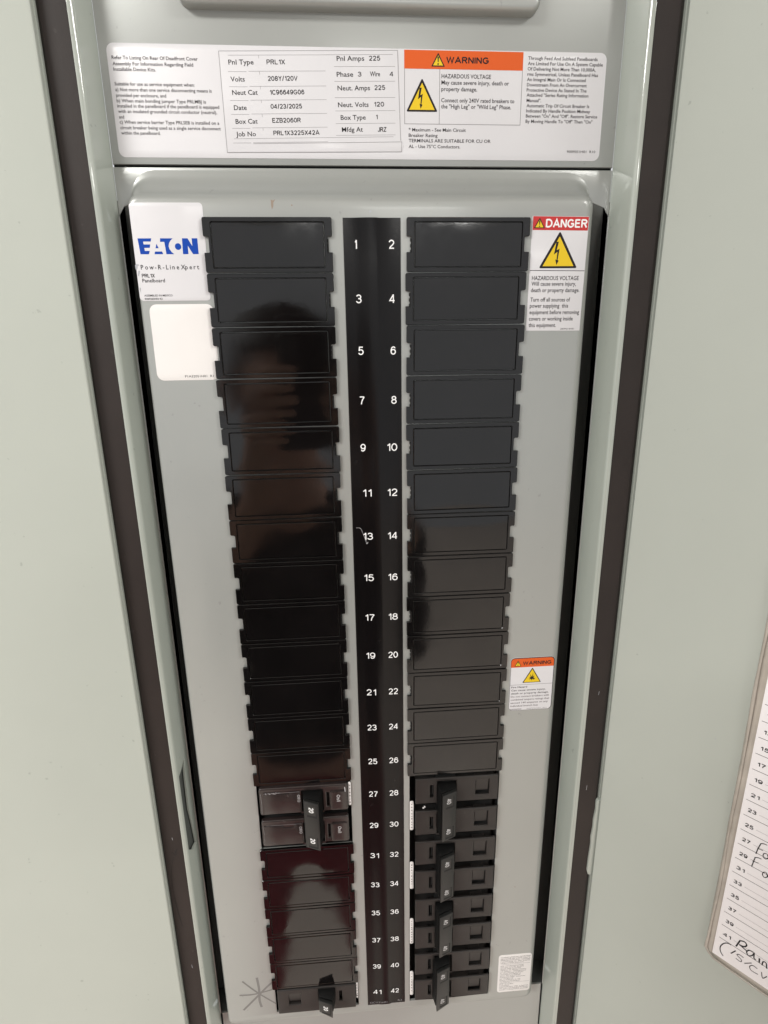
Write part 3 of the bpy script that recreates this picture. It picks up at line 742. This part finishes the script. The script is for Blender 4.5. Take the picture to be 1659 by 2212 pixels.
def cover(n):
    i = (n-1)//2; left = n % 2 == 1
    dx = offs.get(n, rnd.uniform(-.3, .3))
    xc = (-64.6 if left else 33.85)+dx*.6; zc = 2.2-25.37*i-12.5
    t = thing('blank_cover', '', 'cover plate', (xc, 0, zc), group='blank covers in the two breaker rows')
    if n == 1: L = DARK+' beside number 1, right of the EATON logo label'
    elif n == 2: L = DARK+' beside number 2, topmost of the right row'
    elif n == 20: L = DARK+' beside number 20, left of the small WARNING label'
    elif n == 26: L = DARK+' beside number 26, directly above the right breakers'
    elif n == 25: L = DARK+' beside number 25, directly above the breaker marked 20'
    elif n == 31: L = DARK+' beside number 31, directly below the breaker marked 20'
    elif n == 39: L = DARK+' beside number 39, above the single breaker at the bottom left'
    else: L = DARK+' in the %s row beside number %s' % ('left' if left else 'right', word(n))
    t['label'] = L
    link('frame', fm, None, t); o = link('centre_panel', pm, None, t)
    for s in (-1, 1):
        if (s < 0) == left and n not in (0,): continue
        l = link('latch', lm, None, t); l.location = V(s*28.9-(1.0 if s > 0 else 0) + (0 if s > 0 else 0.0), 0, -.2)
        l.location.x = (28.2 if s > 0 else -29.2)*MM
    t.rotation_euler = (R(rnd.uniform(-.5, .5)), 0, R(rnd.uniform(-.25, .25)))
    t.rotation_euler.y = R(rnd.uniform(-.25, .25))
    return t
for n in range(1, 42, 2):
    if n not in (27, 29, 41): cover(n)
for n in range(2, 27, 2): cover(n)

# ------------------------------------------------------------ breakers
def ngon_prism(bm, base, top):
    """two matching loops joined by sides and capped"""
    a = [bm.verts.new(V(*q)) for q in base]; b = [bm.verts.new(V(*q)) for q in top]; n = len(a)
    for i in range(n): bm.faces.new((a[i], a[(i+1) % n], b[(i+1) % n], b[i]))
    bm.faces.new(a[::-1]); bm.faces.new(b)
    bmesh.ops.recalc_face_normals(bm, faces=bm.faces)
def bev_all(bm, d, seg=2):
    bmesh.ops.bevel(bm, geom=list(bm.edges), offset=d*MM, segments=seg, profile=0.5, affect='EDGES')
# one pole of the matt kind (row coordinates: x from the inner side outwards, z 0 at the top), mirrored for the left row
def pole_parts(parent, z0, sgn, x_in, mtl='black_matte', shared=None):
    """sgn +1: right row (inner side on the left); the pole face is 54.6 wide and 19.6 tall with a near-black step under it for the shade in the gap"""
    def X(u): return x_in+sgn*u
    def rect(u0, u1, a, b): 
        xs = sorted((X(u0), X(u1))); return [(xs[0], z0+min(a, b)), (xs[1], z0+min(a, b)), (xs[1], z0+max(a, b)), (xs[0], z0+max(a, b))]
    body = plate_obj('pole_body', mtl, parent, rr(*sorted((X(0), X(54.6))), z0-19.5, z0, 0.6, 3),
                     [rect(9.6, 11.9, -5.2, -14.8), rect(14.2, 26.8, -2.4, -19.2), rect(39.6, 48.6, -3.2, -14.8)], -2.4, -1.1, 0.5, 3)
    bm = bmesh.new(); xs = sorted((X(0.6), X(54.0))); box(bm, xs[0], xs[1], 8.5, 12, z0-25.3, z0-.5, .3)
    obj('gap_shade_step', bm, 'hole', body)  # near-black colour holds the shadow of the gap below the pole
    bm = bmesh.new(); xs = sorted((X(14.1), X(26.9))); box(bm, xs[0], xs[1], 1.5, 4, z0-19.3, z0-2.3); obj('handle_well', bm, 'hole', body)
    bm = bmesh.new(); xs = sorted((X(9.5), X(12.0))); box(bm, xs[0], xs[1], 1.2, 4, z0-15, z0-5)
    xs = sorted((X(10.9), X(11.7))); box(bm, xs[0], xs[1], -1.2, 2, z0-13.5, z0-6.3, .2); obj('slot', bm, 'hole', body)
    # window: floor leans back towards its lower edge
    bm = bmesh.new(); xs = sorted((X(39.9), X(48.0)))
    ngon_prism(bm, [(xs[0], 4, z0-3.0), (xs[1], 4, z0-3.0), (xs[1], 4, z0-14.6), (xs[0], 4, z0-14.6)],
               [(xs[0], -2.1, z0-3.0), (xs[1], -2.1, z0-3.0), (xs[1], -0.9, z0-12.4), (xs[0], -0.9, z0-12.4)])
    obj('window_plate', bm, mtl, body, 30)
    return body
def handle_obj(parent, z_top, z_bot, xc, sgn, m='handle', nums=(), numtxt='40', tipdrop=0.0):
    """rocker handle; the inner edge of its face stands prouder than the outer one"""
    zm = (z_top+z_bot)/2
    bm = bmesh.new()
    xi, xo = xc-sgn*5.2, xc+sgn*4.4           # inner / outer edge of the face
    bi, bo = xc-sgn*7.4, xc+sgn*5.2           # at the breaker face
    base = [(bi, -1.0, z_top+1.6), (bo, -1.0, z_top+1.6), (bo, -1.0, z_bot+1.0), (bi, -1.0, z_bot+1.0)]
    mid = [(xi-sgn*.5, -9.2, z_top+.2), (xo+sgn*.3, -6.0, z_top+.6), (xo+sgn*.3, -6.0, z_bot-.2), (xi-sgn*.5, -9.2, z_bot)]
    face = [(xi, -11.8, z_top-.5), (xo, -8.4, z_top+.1), (xo, -8.4, z_bot+.2), (xi, -11.8, z_bot-tipdrop)]
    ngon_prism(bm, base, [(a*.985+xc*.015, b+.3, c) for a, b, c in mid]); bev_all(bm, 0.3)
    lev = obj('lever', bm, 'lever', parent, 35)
    bm = bmesh.new()
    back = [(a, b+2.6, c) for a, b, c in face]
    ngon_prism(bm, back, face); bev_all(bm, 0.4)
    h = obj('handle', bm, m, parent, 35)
    # face plane mapping for flat number windows
    def mp(u, y, v):     # u 0..1 from inner to outer, v is z
        return V(xi+(xo-xi)*u, -11.8+3.4*u+y, v)
    for zc in nums:
        bm = bmesh.new()
        pr = Print(mp)
        pr.poly([(.24, zc-5.2), (.86, zc-5.2), (.86, zc+3.7), (.24, zc+3.7)] if sgn > 0 else [(.14, zc-5.2), (.8, zc-5.2), (.8, zc+3.7), (.14, zc+3.7)], -0.02, 'hole')  # dark lower and right rim painted on as the shade of a recess
        pr.poly([(.24, zc-3.6), (.76, zc-3.6), (.76, zc+3.7), (.24, zc+3.7)] if sgn > 0 else [(.22, zc-3.6), (.8, zc-3.6), (.8, zc+3.7), (.22, zc+3.7)], -0.05, m)
        bm.free(); pr.build('rating_window', h)
        pr = Print(lambda u, y, v: mp((u-0)/9.6 if sgn > 0 else 1-(u/9.6), y, v))
        pr.block(numtxt, 2.9 if sgn > 0 else 3.2, None, zc+2.6, 3.1, -0.09, 'white' if numtxt == '20' else 'offwhite', 0.17, rot=90)
        pr.build('rating_number', h)
    return h
def side_tag(parent, x0, x1, za, zb, y=0.2):
    b = plate_obj('side_label', 'label_matte', parent, rr(x0, x1, zb, za, 0.9, 3), (), y, y+.4, .08)
    pr = Print(); rn = random.Random(int(abs(za)))
    z = za-2.2
    while z > zb+2.0:
        pr.rect((x0+x1)/2-.35, (x0+x1)/2+.45, z-rn.uniform(.3, .9), z, y-.04, 'inkfade'); z -= rn.uniform(1.6, 3.2)
    pr.build('printed_text', b)
names = ['uppermost of the four on the right, next to numbers 28 and 30', 'second from the top on the right, next to numbers 32 and 34',
         'third from the top on the right, next to numbers 36 and 38', 'lowest of the four on the right, next to numbers 40 and 42']
for k in range(4):
    t = thing('double_breaker', 'black two-pole breaker, '+names[k], 'breaker', group='two-pole breakers in the right row')
    z = -328.3-50.7*k
    pole_parts(t, z, 1, 8.0); pole_parts(t, z-25.4, 1, 8.0)
    dxh = (0, -.3, -.4, -1.6)[k]; dz = (0, -.5, -.2, -.6)[k]
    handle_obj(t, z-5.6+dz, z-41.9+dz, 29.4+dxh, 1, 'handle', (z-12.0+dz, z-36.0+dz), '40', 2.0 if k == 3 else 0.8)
    side_tag(t, 4.5, 7.0, z-19.0, z-42.6)
    if k == 0:
        bm = bmesh.new(); bmesh.ops.create_icosphere(bm, subdivisions=1, radius=.7*MM, matrix=Matrix.Translation(V(14.2, -1, z-23.0)))
        bmesh.ops.create_icosphere(bm, subdivisions=1, radius=.6*MM, matrix=Matrix.Translation(V(13.3, -1, z-23.9))); obj('paint_chip', bm, 'label_matte', t)

# left single-pole breaker at 41
t = thing('single_breaker', 'black single-pole breaker beside number 41 at the bottom of the left row', 'breaker')
z = -504.9
def single(t, z):
    x_in = -35.6
    body = plate_obj('pole_body', 'black_matte', t, rr(-91.2-1.0, x_in, z-23.0, z, 0.6, 3),
                     [[(x_in-12.1, z-15), (x_in-9.9, z-15), (x_in-9.9, z-5.2), (x_in-12.1, z-5.2)],
                      [(x_in-27, z-17), (x_in-16.5, z-17), (x_in-16.5, z-2.4), (x_in-27, z-2.4)],
                      [(x_in-48.6, z-15), (x_in-40, z-15), (x_in-40, z-4), (x_in-48.6, z-4)]], -1.4, 1.0, 0.6, 3)
    bm = bmesh.new(); box(bm, x_in-27.1, x_in-16.4, 1.5, 4, z-17.1, z-2.3); obj('handle_well', bm, 'hole', body)
    bm = bmesh.new(); box(bm, x_in-12.2, x_in-9.8, 1.5, 4, z-15.1, z-5.1); obj('slot', bm, 'hole', body)
    bm = bmesh.new()
    ngon_prism(bm, [(x_in-48.5, 4, z-4), (x_in-40.1, 4, z-4), (x_in-40.1, 4, z-15), (x_in-48.5, 4, z-15)],
               [(x_in-48.5, -1.2, z-4), (x_in-40.1, -1.2, z-4), (x_in-40.1, 0.2, z-13.2), (x_in-48.5, 0.2, z-13.2)])
    obj('window_plate', bm, 'black_matte', body, 30)
single(t, z)
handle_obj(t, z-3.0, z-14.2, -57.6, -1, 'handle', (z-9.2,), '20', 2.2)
side_tag(t, -35.2, -33.9, z-.6, z-16.0, .1)

# left two-pole breaker with clear-edged glossy faces
t = thing('double_breaker', 'brownish glossy two-pole breaker with handle marked 20, next to numbers 27 and 29', 'breaker')
z = -328.4
for q in range(2):
    zt = z-25.2*q; xo, xi_ = -92.6, -35.9
    body = plate_obj('pole_body', 'black_brown', t, rr(xo, xi_, zt-20.6, zt, 1.6, 4),
                     [[(-65.6, zt-20.0), (-52.2, zt-20.0), (-52.2, zt-3.4), (-65.6, zt-3.4)], [(-49.6, zt-16.6), (-48.2, zt-16.6), (-48.2, zt-5.8), (-49.6, zt-5.8)]], -1.6, 1.4, 0.8, 3)
    bm = bmesh.new(); box(bm, -65.8, -52.0, 1.5, 4, zt-20.2, zt-3.2); box(bm, -49.8, -48, 1.2, 4, zt-16.8, zt-5.6); obj('handle_well', bm, 'hole', body)
    plate_obj('end_panel', 'black_brown', body, rr(-47.6, -36.9, zt-19.4, zt-4.6, 1.6, 4), (), -2.3, -1.5, .4, 2)
    plate_obj('long_panel', 'black_brown', body, [(-89.8, zt-19.6), (-66.6, zt-19.6), (-66.6, zt-3.2), (-73.0, zt-3.2), (-73.6, zt-4.6), (-78.6, zt-4.6), (-79.2, zt-3.2), (-89.8, zt-3.2)] if q == 0 else
              [(-91.2, zt-19.6), (-66.6, zt-19.6), (-66.6, zt-3.4), (-71.5, zt-3.4), (-72.2, zt-6), (-78.0, zt-6), (-78.6, zt-3.9), (-91.2, zt-3.9)], (), -2.15, -1.5, .35, 2)
    bm = bmesh.new(); box(bm, -92.2, -36.3, 6.6, 10, zt-25.0, zt-.6, .3); obj('gap_shade_step', bm, 'hole', body)  # near-black again for the shadow between the poles
    pr = Print()
    pr.text("On/I", -43.2, None, zt-7.4, 2.3, -2.36, 'offwhite', 0.01, rot=90)
    pr.text("Off/O", -68.3, None, zt-5.6, 1.8, -2.2, 'offwhite', 0.005, rot=90)
    # pale flecks and thin pale lines near the edges
    rn = random.Random(5+q)
    if q == 0:
        for _ in range(9):
            x = rn.uniform(-88.5, -80); pr.line([(x, zt-2.6-rn.uniform(0, .8)), (x+rn.uniform(.3, 1.4), zt-3.0-rn.uniform(0, 1.2))], .2, -2.24, 'offwhite')
        pr.line([(-37.9, zt-1.7), (-37.6, zt-5.4)], .5, -2.4, 'offwhite')
    pr.line([(-91.6, zt-3.5), (-91.2, zt-12), (-91.5, zt-19.2)], .16, -1.66, 'inklight')
    pr.line([(-89.6, zt-3.3), (-66.8, zt-3.3)], .13, -2.2, 'inklight')
    pr.build('printed_text', body)
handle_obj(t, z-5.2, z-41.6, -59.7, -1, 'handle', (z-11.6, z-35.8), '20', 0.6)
side_tag(t, -35.6, -33.95, z-.2, z-18.5, .1)

# ------------------------------------------------------------ open door on the right with the circuit directory
TH = 51
bm = bmesh.new()
extrude_profile(bm, [(2.5, 4), (0.5, 0.7)]+arc(0.9, 0.5, 0.5, 180, 270, 5)+[(150, 0), (360, 0), (360, 3), (2, 3)], ZB, ZT, 1)
door = obj('door', bm, 'door_paint', frame, 40); door.location = V(131.1, -6, 0); door.rotation_euler = (0, 0, R(-TH))
p = Marks('scuff_mark'); rn = random.Random(9)
for s_, z_ in ((52, 30), (47, 3), (60, -270), (38, -390), (30, -350)): blob(p, s_, z_, .5, -.05, 'smudge', 7)
p.flush(door)
pouch = thing('directory_pouch', 'clear yellowed plastic pouch fixed to the open door, holding the directory card', 'card holder', (131.1, -6, 1.66), R(-TH)); pouch.scale = (1.0301,)*3
# sleeve: back sheet plus a rolled left edge and bottom edge
bm = bmesh.new()
def tube(bm, pts, r, n=8, sq=1.0):
    rows = []
    for i, q in enumerate(pts):
        a = Vector(pts[max(0, i-1)]); b = Vector(pts[min(len(pts)-1, i+1)]); d = (b-a).normalized()
        u = d.cross(Vector((0, 1, 0))).normalized(); w_ = d.cross(u).normalized()
        rr_ = r[i] if isinstance(r, (list, tuple)) else r
        rows.append([bm.verts.new((Vector(q)+u*rr_*math.cos(2*math.pi*k/n)+w_*rr_*sq*math.sin(2*math.pi*k/n))*MM) for k in range(n)])
    for a, b in zip(rows, rows[1:]):
        for k in range(n): bm.faces.new((a[k], a[(k+1) % n], b[(k+1) % n], b[k]))
    bm.faces.new(rows[0][::-1]); bm.faces.new(rows[-1])
edge = [(72.6+0.25*math.sin(k*.9), -2.6-0.8*math.sin(k*.35), -160-12.0*k) for k in range(20)]
edge += [(71.9, -2.4, -397.5)]
tube(bm, edge, [0.75+.2*math.sin(k*1.3) for k in range(len(edge))], 8)
bot = [(72.2, -2.2, -397.5), (73.4, -2.0, -400.2), (76.5, -1.8, -402.6), (82, -1.6, -403.4), (95, -1.6, -403.9), (120, -1.6, -404.2), (200, -1.6, -404.2)]
tube(bm, bot, 0.62, 8)
obj('rolled_edge', bm, 'sleeve', pouch, 60)
bm = bmesh.new()
rows = []
for k in range(41):
    z = -160-240*k/40; q = .35*noise.noise(Vector((0, 0, z*.05)))
    rows.append([bm.verts.new(V(x, y, z)) for x, y in ((71.2+q, -.3), (72.3, -2.0), (73.2, -1.5-q*.5), (74.2, -1.9+q*.4), (75.2, -1.35), (76.4, -1.5), (78, -.9), (200, -.9))])
for a, b in zip(rows, rows[1:]):
    for i in range(len(a)-1): bm.faces.new((a[i], a[i+1], b[i+1], b[i]))
q = [bm.verts.new(V(x, -.85, z)) for x, z in ((72.5, -396), (74, -401), (80, -403.4), (200, -404.1), (200, -396))]; bm.faces.new(q)
obj('sleeve', bm, 'sleeve', pouch, 60)
card = thing('directory_card', 'white ruled circuit directory card with printed odd numbers and handwritten notes', 'card', (131.1, -6, 1.66), R(-TH)); card.scale = (1.0301,)*3
plate_obj('card_sheet', 'paper', card, [(75.5, -399.2), (200, -400.5), (200, -165), (76.6, -165)], (), -1.95, -1.6, .02)
p = Print(); y = -1.99
for i in range(21):
    n = 2*i+1; zc = -381.6+9.6*(20-i)
    if zc > -170: continue
    lx = 78.0
    p.block(str(n), 78.9, 83.0 if n > 9 else 80.8, zc-1.1, 2.35, y, 'ink', 0.2)
    p.line([(77.4, zc-3.95), (200, zc-3.95)], 0.28, y, 'inkgrey')
    p.line([(84.2, zc), (200, zc+.05)], 0.13, y, 'inkfade')
p.build('printed_text', card)
p = Print(); y = -2.03
hw = [([(86.2, -319), (86.7, -315), (87.4, -311.6)], .5), ([(87.2, -311.5), (88.6, -310.6), (90.2, -310.4)], .45), ([(86.3, -315.2), (88.9, -314.8)], .4),
      ([(90.6, -315.6), (89.5, -316.4), (89.5, -318.4), (90.7, -319), (91.7, -317.4), (90.9, -315.7), (92.5, -318.6)], .45),
      ([(94, -315.6), (94.2, -318.8), (95.5, -315.9), (97, -316), (97.3, -319)], .45),
      ([(85.5, -328.2), (85.9, -324.5), (86.2, -321.6)], .5), ([(86.0, -321.6), (87.4, -320.7), (89, -320.4)], .45), ([(85.4, -324.4), (88.2, -323.8)], .4),
      ([(91.9, -326.9), (90.9, -327.9), (90.9, -329.6), (92.0, -330.4), (93.0, -328.9), (92.3, -327.0), (94.0, -330)], .45),
      ([(95.5, -327), (95.8, -330), (97.2, -327.4), (98.6, -327.6), (98.9, -330.4)], .45),
      ([(86.0, -384.6), (87.3, -379.0)], .75), ([(87.2, -379.2), (89.4, -378.1), (90.6, -379.4), (89.6, -381.4), (87.2, -382.2)], .75), ([(88.0, -382.2), (91.6, -383.2)], .7),
      ([(94.2, -381.2), (92.2, -381.6), (91.2, -383.8), (92.4, -385.4), (94.0, -383.6), (94.6, -381.4), (94.9, -384.6), (95.9, -385)], .6),
      ([(97.3, -382.5), (97.6, -385.7)], .75), ([(99.0, -386.0), (99.2, -383.2), (100.6, -383.0), (101.2, -386.2)], .6), 
      ([(83.7, -385.8), (81.8, -386.2), (80.0, -388.3), (78.9, -391.5), (79.3, -394.6), (81.0, -396.7)], .55),
      ([(84.3, -391.6), (86.3, -387.6)], .55), ([(90.4, -388.9), (88.4, -388.6), (87.2, -389.8), (89.6, -391.2), (89.4, -392.8), (87.0, -392.6)], .42),
      ([(91.3, -392.2), (94.4, -388.9)], .45), ([(97.4, -390.2), (95.2, -390.0), (93.9, -392.0), (95.0, -393.9), (98.2, -393.6)], .42),
      ([(99.5, -390.5), (100.5, -394), (102.2, -391)], .42)]
for pts, wd in hw: p.line(smooth_curve(pts, 5), wd, y, 'ink')
p.build('handwriting', card)

# ------------------------------------------------------------ the photographer, seen only as a reflection in the glossy covers
def skin_mesh(name, joints, edges, m, parent, levels=1):
    """joints: name -> (x, y, z, rx, ry) in mm; grows one continuous surface along the edges"""
    keys = list(joints); me = bpy.data.meshes.new(name)
    me.from_pydata([V(*joints[k][:3]) for k in keys], [(keys.index(a), keys.index(b)) for a, b in edges], [])
    o = bpy.data.objects.new('tmp', me); C.objects.link(o)
    md = o.modifiers.new('s', 'SKIN'); md.use_smooth_shade = True
    for i, k in enumerate(keys):
        sv = me.skin_vertices[0].data[i]; sv.radius = (joints[k][3]*MM, joints[k][4]*MM); sv.use_root = (i == 0)
    sb = o.modifiers.new('u', 'SUBSURF'); sb.levels = levels
    dg = bpy.context.evaluated_depsgraph_get()
    out = bpy.data.meshes.new_from_object(o.evaluated_get(dg)); bpy.data.objects.remove(o)
    out.name = name; out.materials.clear(); return link(name, out, m, parent)
M['skin'] = mat('skin', (0.74, 0.43, 0.31), 0.5, 0, 0, 0.2, 200, 0.06, 20)
M['shirt'] = mat('black_sweatshirt', (0.012, 0.012, 0.014), 0.9, 0, 0, 0.5, 300, 0.2, 20)
M['trousers'] = mat('maroon_trousers', (0.42, 0.045, 0.065), 0.9, 0, 0, 0.5, 300, 0.15, 20)
M['shoe'] = mat('dark_shoe', (0.02, 0.02, 0.02), 0.6)
M['hair'] = mat('dark_hair', (0.02, 0.014, 0.01), 0.6)
PX = -122
per = thing('person', 'standing figure in black sweatshirt and maroon trousers holding a phone, reflected in the covers', 'person', (PX, -640, -1730))
Oz = 1730
def J(x, y, z, rx, ry=None): return (x, y+0, z+Oz, rx, ry or rx)
jt = {'pelvis': J(0, 0, -830, 135, 95), 'waist': J(0, 5, -690, 125, 85), 'chest': J(0, 10, -480, 138, 100), 'collar': J(0, 5, -335, 75, 60),
      'neck': J(0, 10, -265, 54, 54), 'jaw': J(0, 32, -215, 62, 70), 'face': J(0, 22, -140, 76, 92), 'crown': J(0, 8, -55, 62, 74)}
ed = [('pelvis', 'waist'), ('waist', 'chest'), ('chest', 'collar'), ('collar', 'neck'), ('neck', 'jaw'), ('jaw', 'face'), ('face', 'crown')]
for s, nm in ((-1, 'l'), (1, 'r')):
    wx = -35 if s < 0 else 95; hx = 8 if s < 0 else 72
    jt['sh'+nm] = J(s*175, 5, -350, 56); jt['el'+nm] = J(s*(215 if s < 0 else 165), 110, -560, 42); jt['wr'+nm] = J(s*85+62, 262, -255, 27, 24)
    jt['pa'+nm] = J(s*62+62, 290, -178, 36, 20)
    jt['hip'+nm] = J(s*92+8, 0, -900, 86); jt['kn'+nm] = J(s*135+8, 10, -1280, 56); jt['an'+nm] = J(s*160+8, -15, -1660, 38); jt['to'+nm] = J(s*175+8, 110, -1700, 34, 24)
    ed += [('collar', 'sh'+nm), ('sh'+nm, 'el'+nm), ('el'+nm, 'wr'+nm), ('wr'+nm, 'pa'+nm), ('pelvis', 'hip'+nm), ('hip'+nm, 'kn'+nm), ('kn'+nm, 'an'+nm), ('an'+nm, 'to'+nm)]
    for f, (dz, ln) in enumerate(((34, 1.0), (14, 1.08), (-6, 1.0), (-25, .8))):
        jt['f%d%s' % (f, nm)] = J(s*58+62, 312, -135+dz, 9.5); jt['g%d%s' % (f, nm)] = J(s*(58-22*ln)+62, 328, -132+dz, 8.8); jt['h%d%s' % (f, nm)] = J(s*(58-42*ln)+62, 330, -130+dz, 7.5)
        ed += [('pa'+nm, 'f%d%s' % (f, nm)), ('f%d%s' % (f, nm), 'g%d%s' % (f, nm)), ('g%d%s' % (f, nm), 'h%d%s' % (f, nm))]
    jt['t1'+nm] = J(s*50+62, 285, -125, 11); jt['t2'+nm] = J(s*36+62, 292, -98, 9.5)
    ed += [('pa'+nm, 't1'+nm), ('t1'+nm, 't2'+nm)]
skin_mesh('body', jt, ed, 'skin', per, 1)
big = lambda k, g: (*jt[k][:3], jt[k][3]*g+4, jt[k][4]*g+4)
sj = {k: big(k, 1.13) for k in ('pelvis', 'waist', 'chest', 'collar', 'shl', 'ell', 'shr', 'elr')}
sj['pelvis'] = (*jt['pelvis'][:3], 150, 112)
for nm in 'lr':
    a = Vector(jt['el'+nm][:3]); b = Vector(jt['wr'+nm][:3]); q = a.lerp(b, .86); sj['cuff'+nm] = (*q, 36, 34)
skin_mesh('sweatshirt', sj, [('pelvis', 'waist'), ('waist', 'chest'), ('chest', 'collar'), ('collar', 'shl'), ('collar', 'shr'), ('shl', 'ell'), ('shr', 'elr'), ('ell', 'cuffl'), ('elr', 'cuffr')], 'shirt', per, 2)
tj = {k: big(k, 1.12) for k in ('hipl', 'hipr', 'knl', 'knr', 'anl', 'anr')}; tj = {'pelvis': (*jt['pelvis'][:3], 144, 106), **tj}
skin_mesh('trousers', tj, [('pelvis', 'hipl'), ('pelvis', 'hipr'), ('hipl', 'knl'), ('hipr', 'knr'), ('knl', 'anl'), ('knr', 'anr')], 'trousers', per, 2)
for s in (-1, 1):
    bm = bmesh.new(); bmesh.ops.create_uvsphere(bm, u_segments=16, v_segments=10, radius=1)
    for v in bm.verts: v.co = V(s*172+8+v.co.x*48, 55+v.co.y*135, max(-1730, -1700+v.co.z*48)+Oz)
    obj('shoe', bm, 'shoe', per, 60)
    bm = bmesh.new(); bmesh.ops.create_uvsphere(bm, u_segments=12, v_segments=8, radius=11*MM, matrix=Matrix.Translation(V(s*31, 108, -138+Oz)))
    obj('eye', bm, 'white', per, 60)
    bm = bmesh.new(); bmesh.ops.create_uvsphere(bm, u_segments=10, v_segments=8, radius=1)
    for v in bm.verts: v.co = V(s*84+v.co.x*9, 18+v.co.y*18, -140+v.co.z*32+Oz)
    obj('ear', bm, 'skin', per, 60)
bm = bmesh.new(); bmesh.ops.create_cone(bm, segments=8, radius1=17*MM, radius2=6*MM, depth=48*MM, cap_ends=True, matrix=Matrix.Translation(V(0, 116, -150+Oz)) @ Matrix.Rotation(R(-18), 4, 'X')); obj('nose', bm, 'skin', per, 80)
bm = bmesh.new(); box(bm, -22, 22, 100, 112, -196+Oz, -188+Oz, 3); obj('mouth', bm, 'trousers', per, 60)
bm = bmesh.new(); bmesh.ops.create_uvsphere(bm, u_segments=24, v_segments=16, radius=1)
for v in bm.verts:
    n_ = 1+0.05*noise.noise(v.co*4); v.co = V(v.co.x*90*n_, -4+v.co.y*104*n_, -100+v.co.z*98*n_+Oz)
bmesh.ops.delete(bm, geom=[v for v in bm.verts if v.co.y > 0.045 and v.co.z < (-70+Oz)*MM], context='VERTS')
obj('hair', bm, 'hair', per, 80)
# the phone in the person's hands, its lens where the picture is taken from
ph = bpy.data.objects.new('phone', None); C.objects.link(ph); tag(ph, 'black phone held up in both hands facing the panel', 'phone')
m2 = mt.copy(); ph.matrix_world = m2
bm = bmesh.new()
plate(bm, rr(-64, 10, -134, 13, 9, 5), (), 0, 8, 1.6, 3, lambda u, y, v: Vector((u, v, y+5))*MM)
obj('phone_body', bm, 'black', ph, 40)
bm = bmesh.new()
plate(bm, rr(-58, 4, -128, 7, 6, 4), (), 0, .3, 0, 1, lambda u, y, v: Vector((u, v, 13.3-y))*MM)
obj('screen', bm, 'hole', ph, 40)
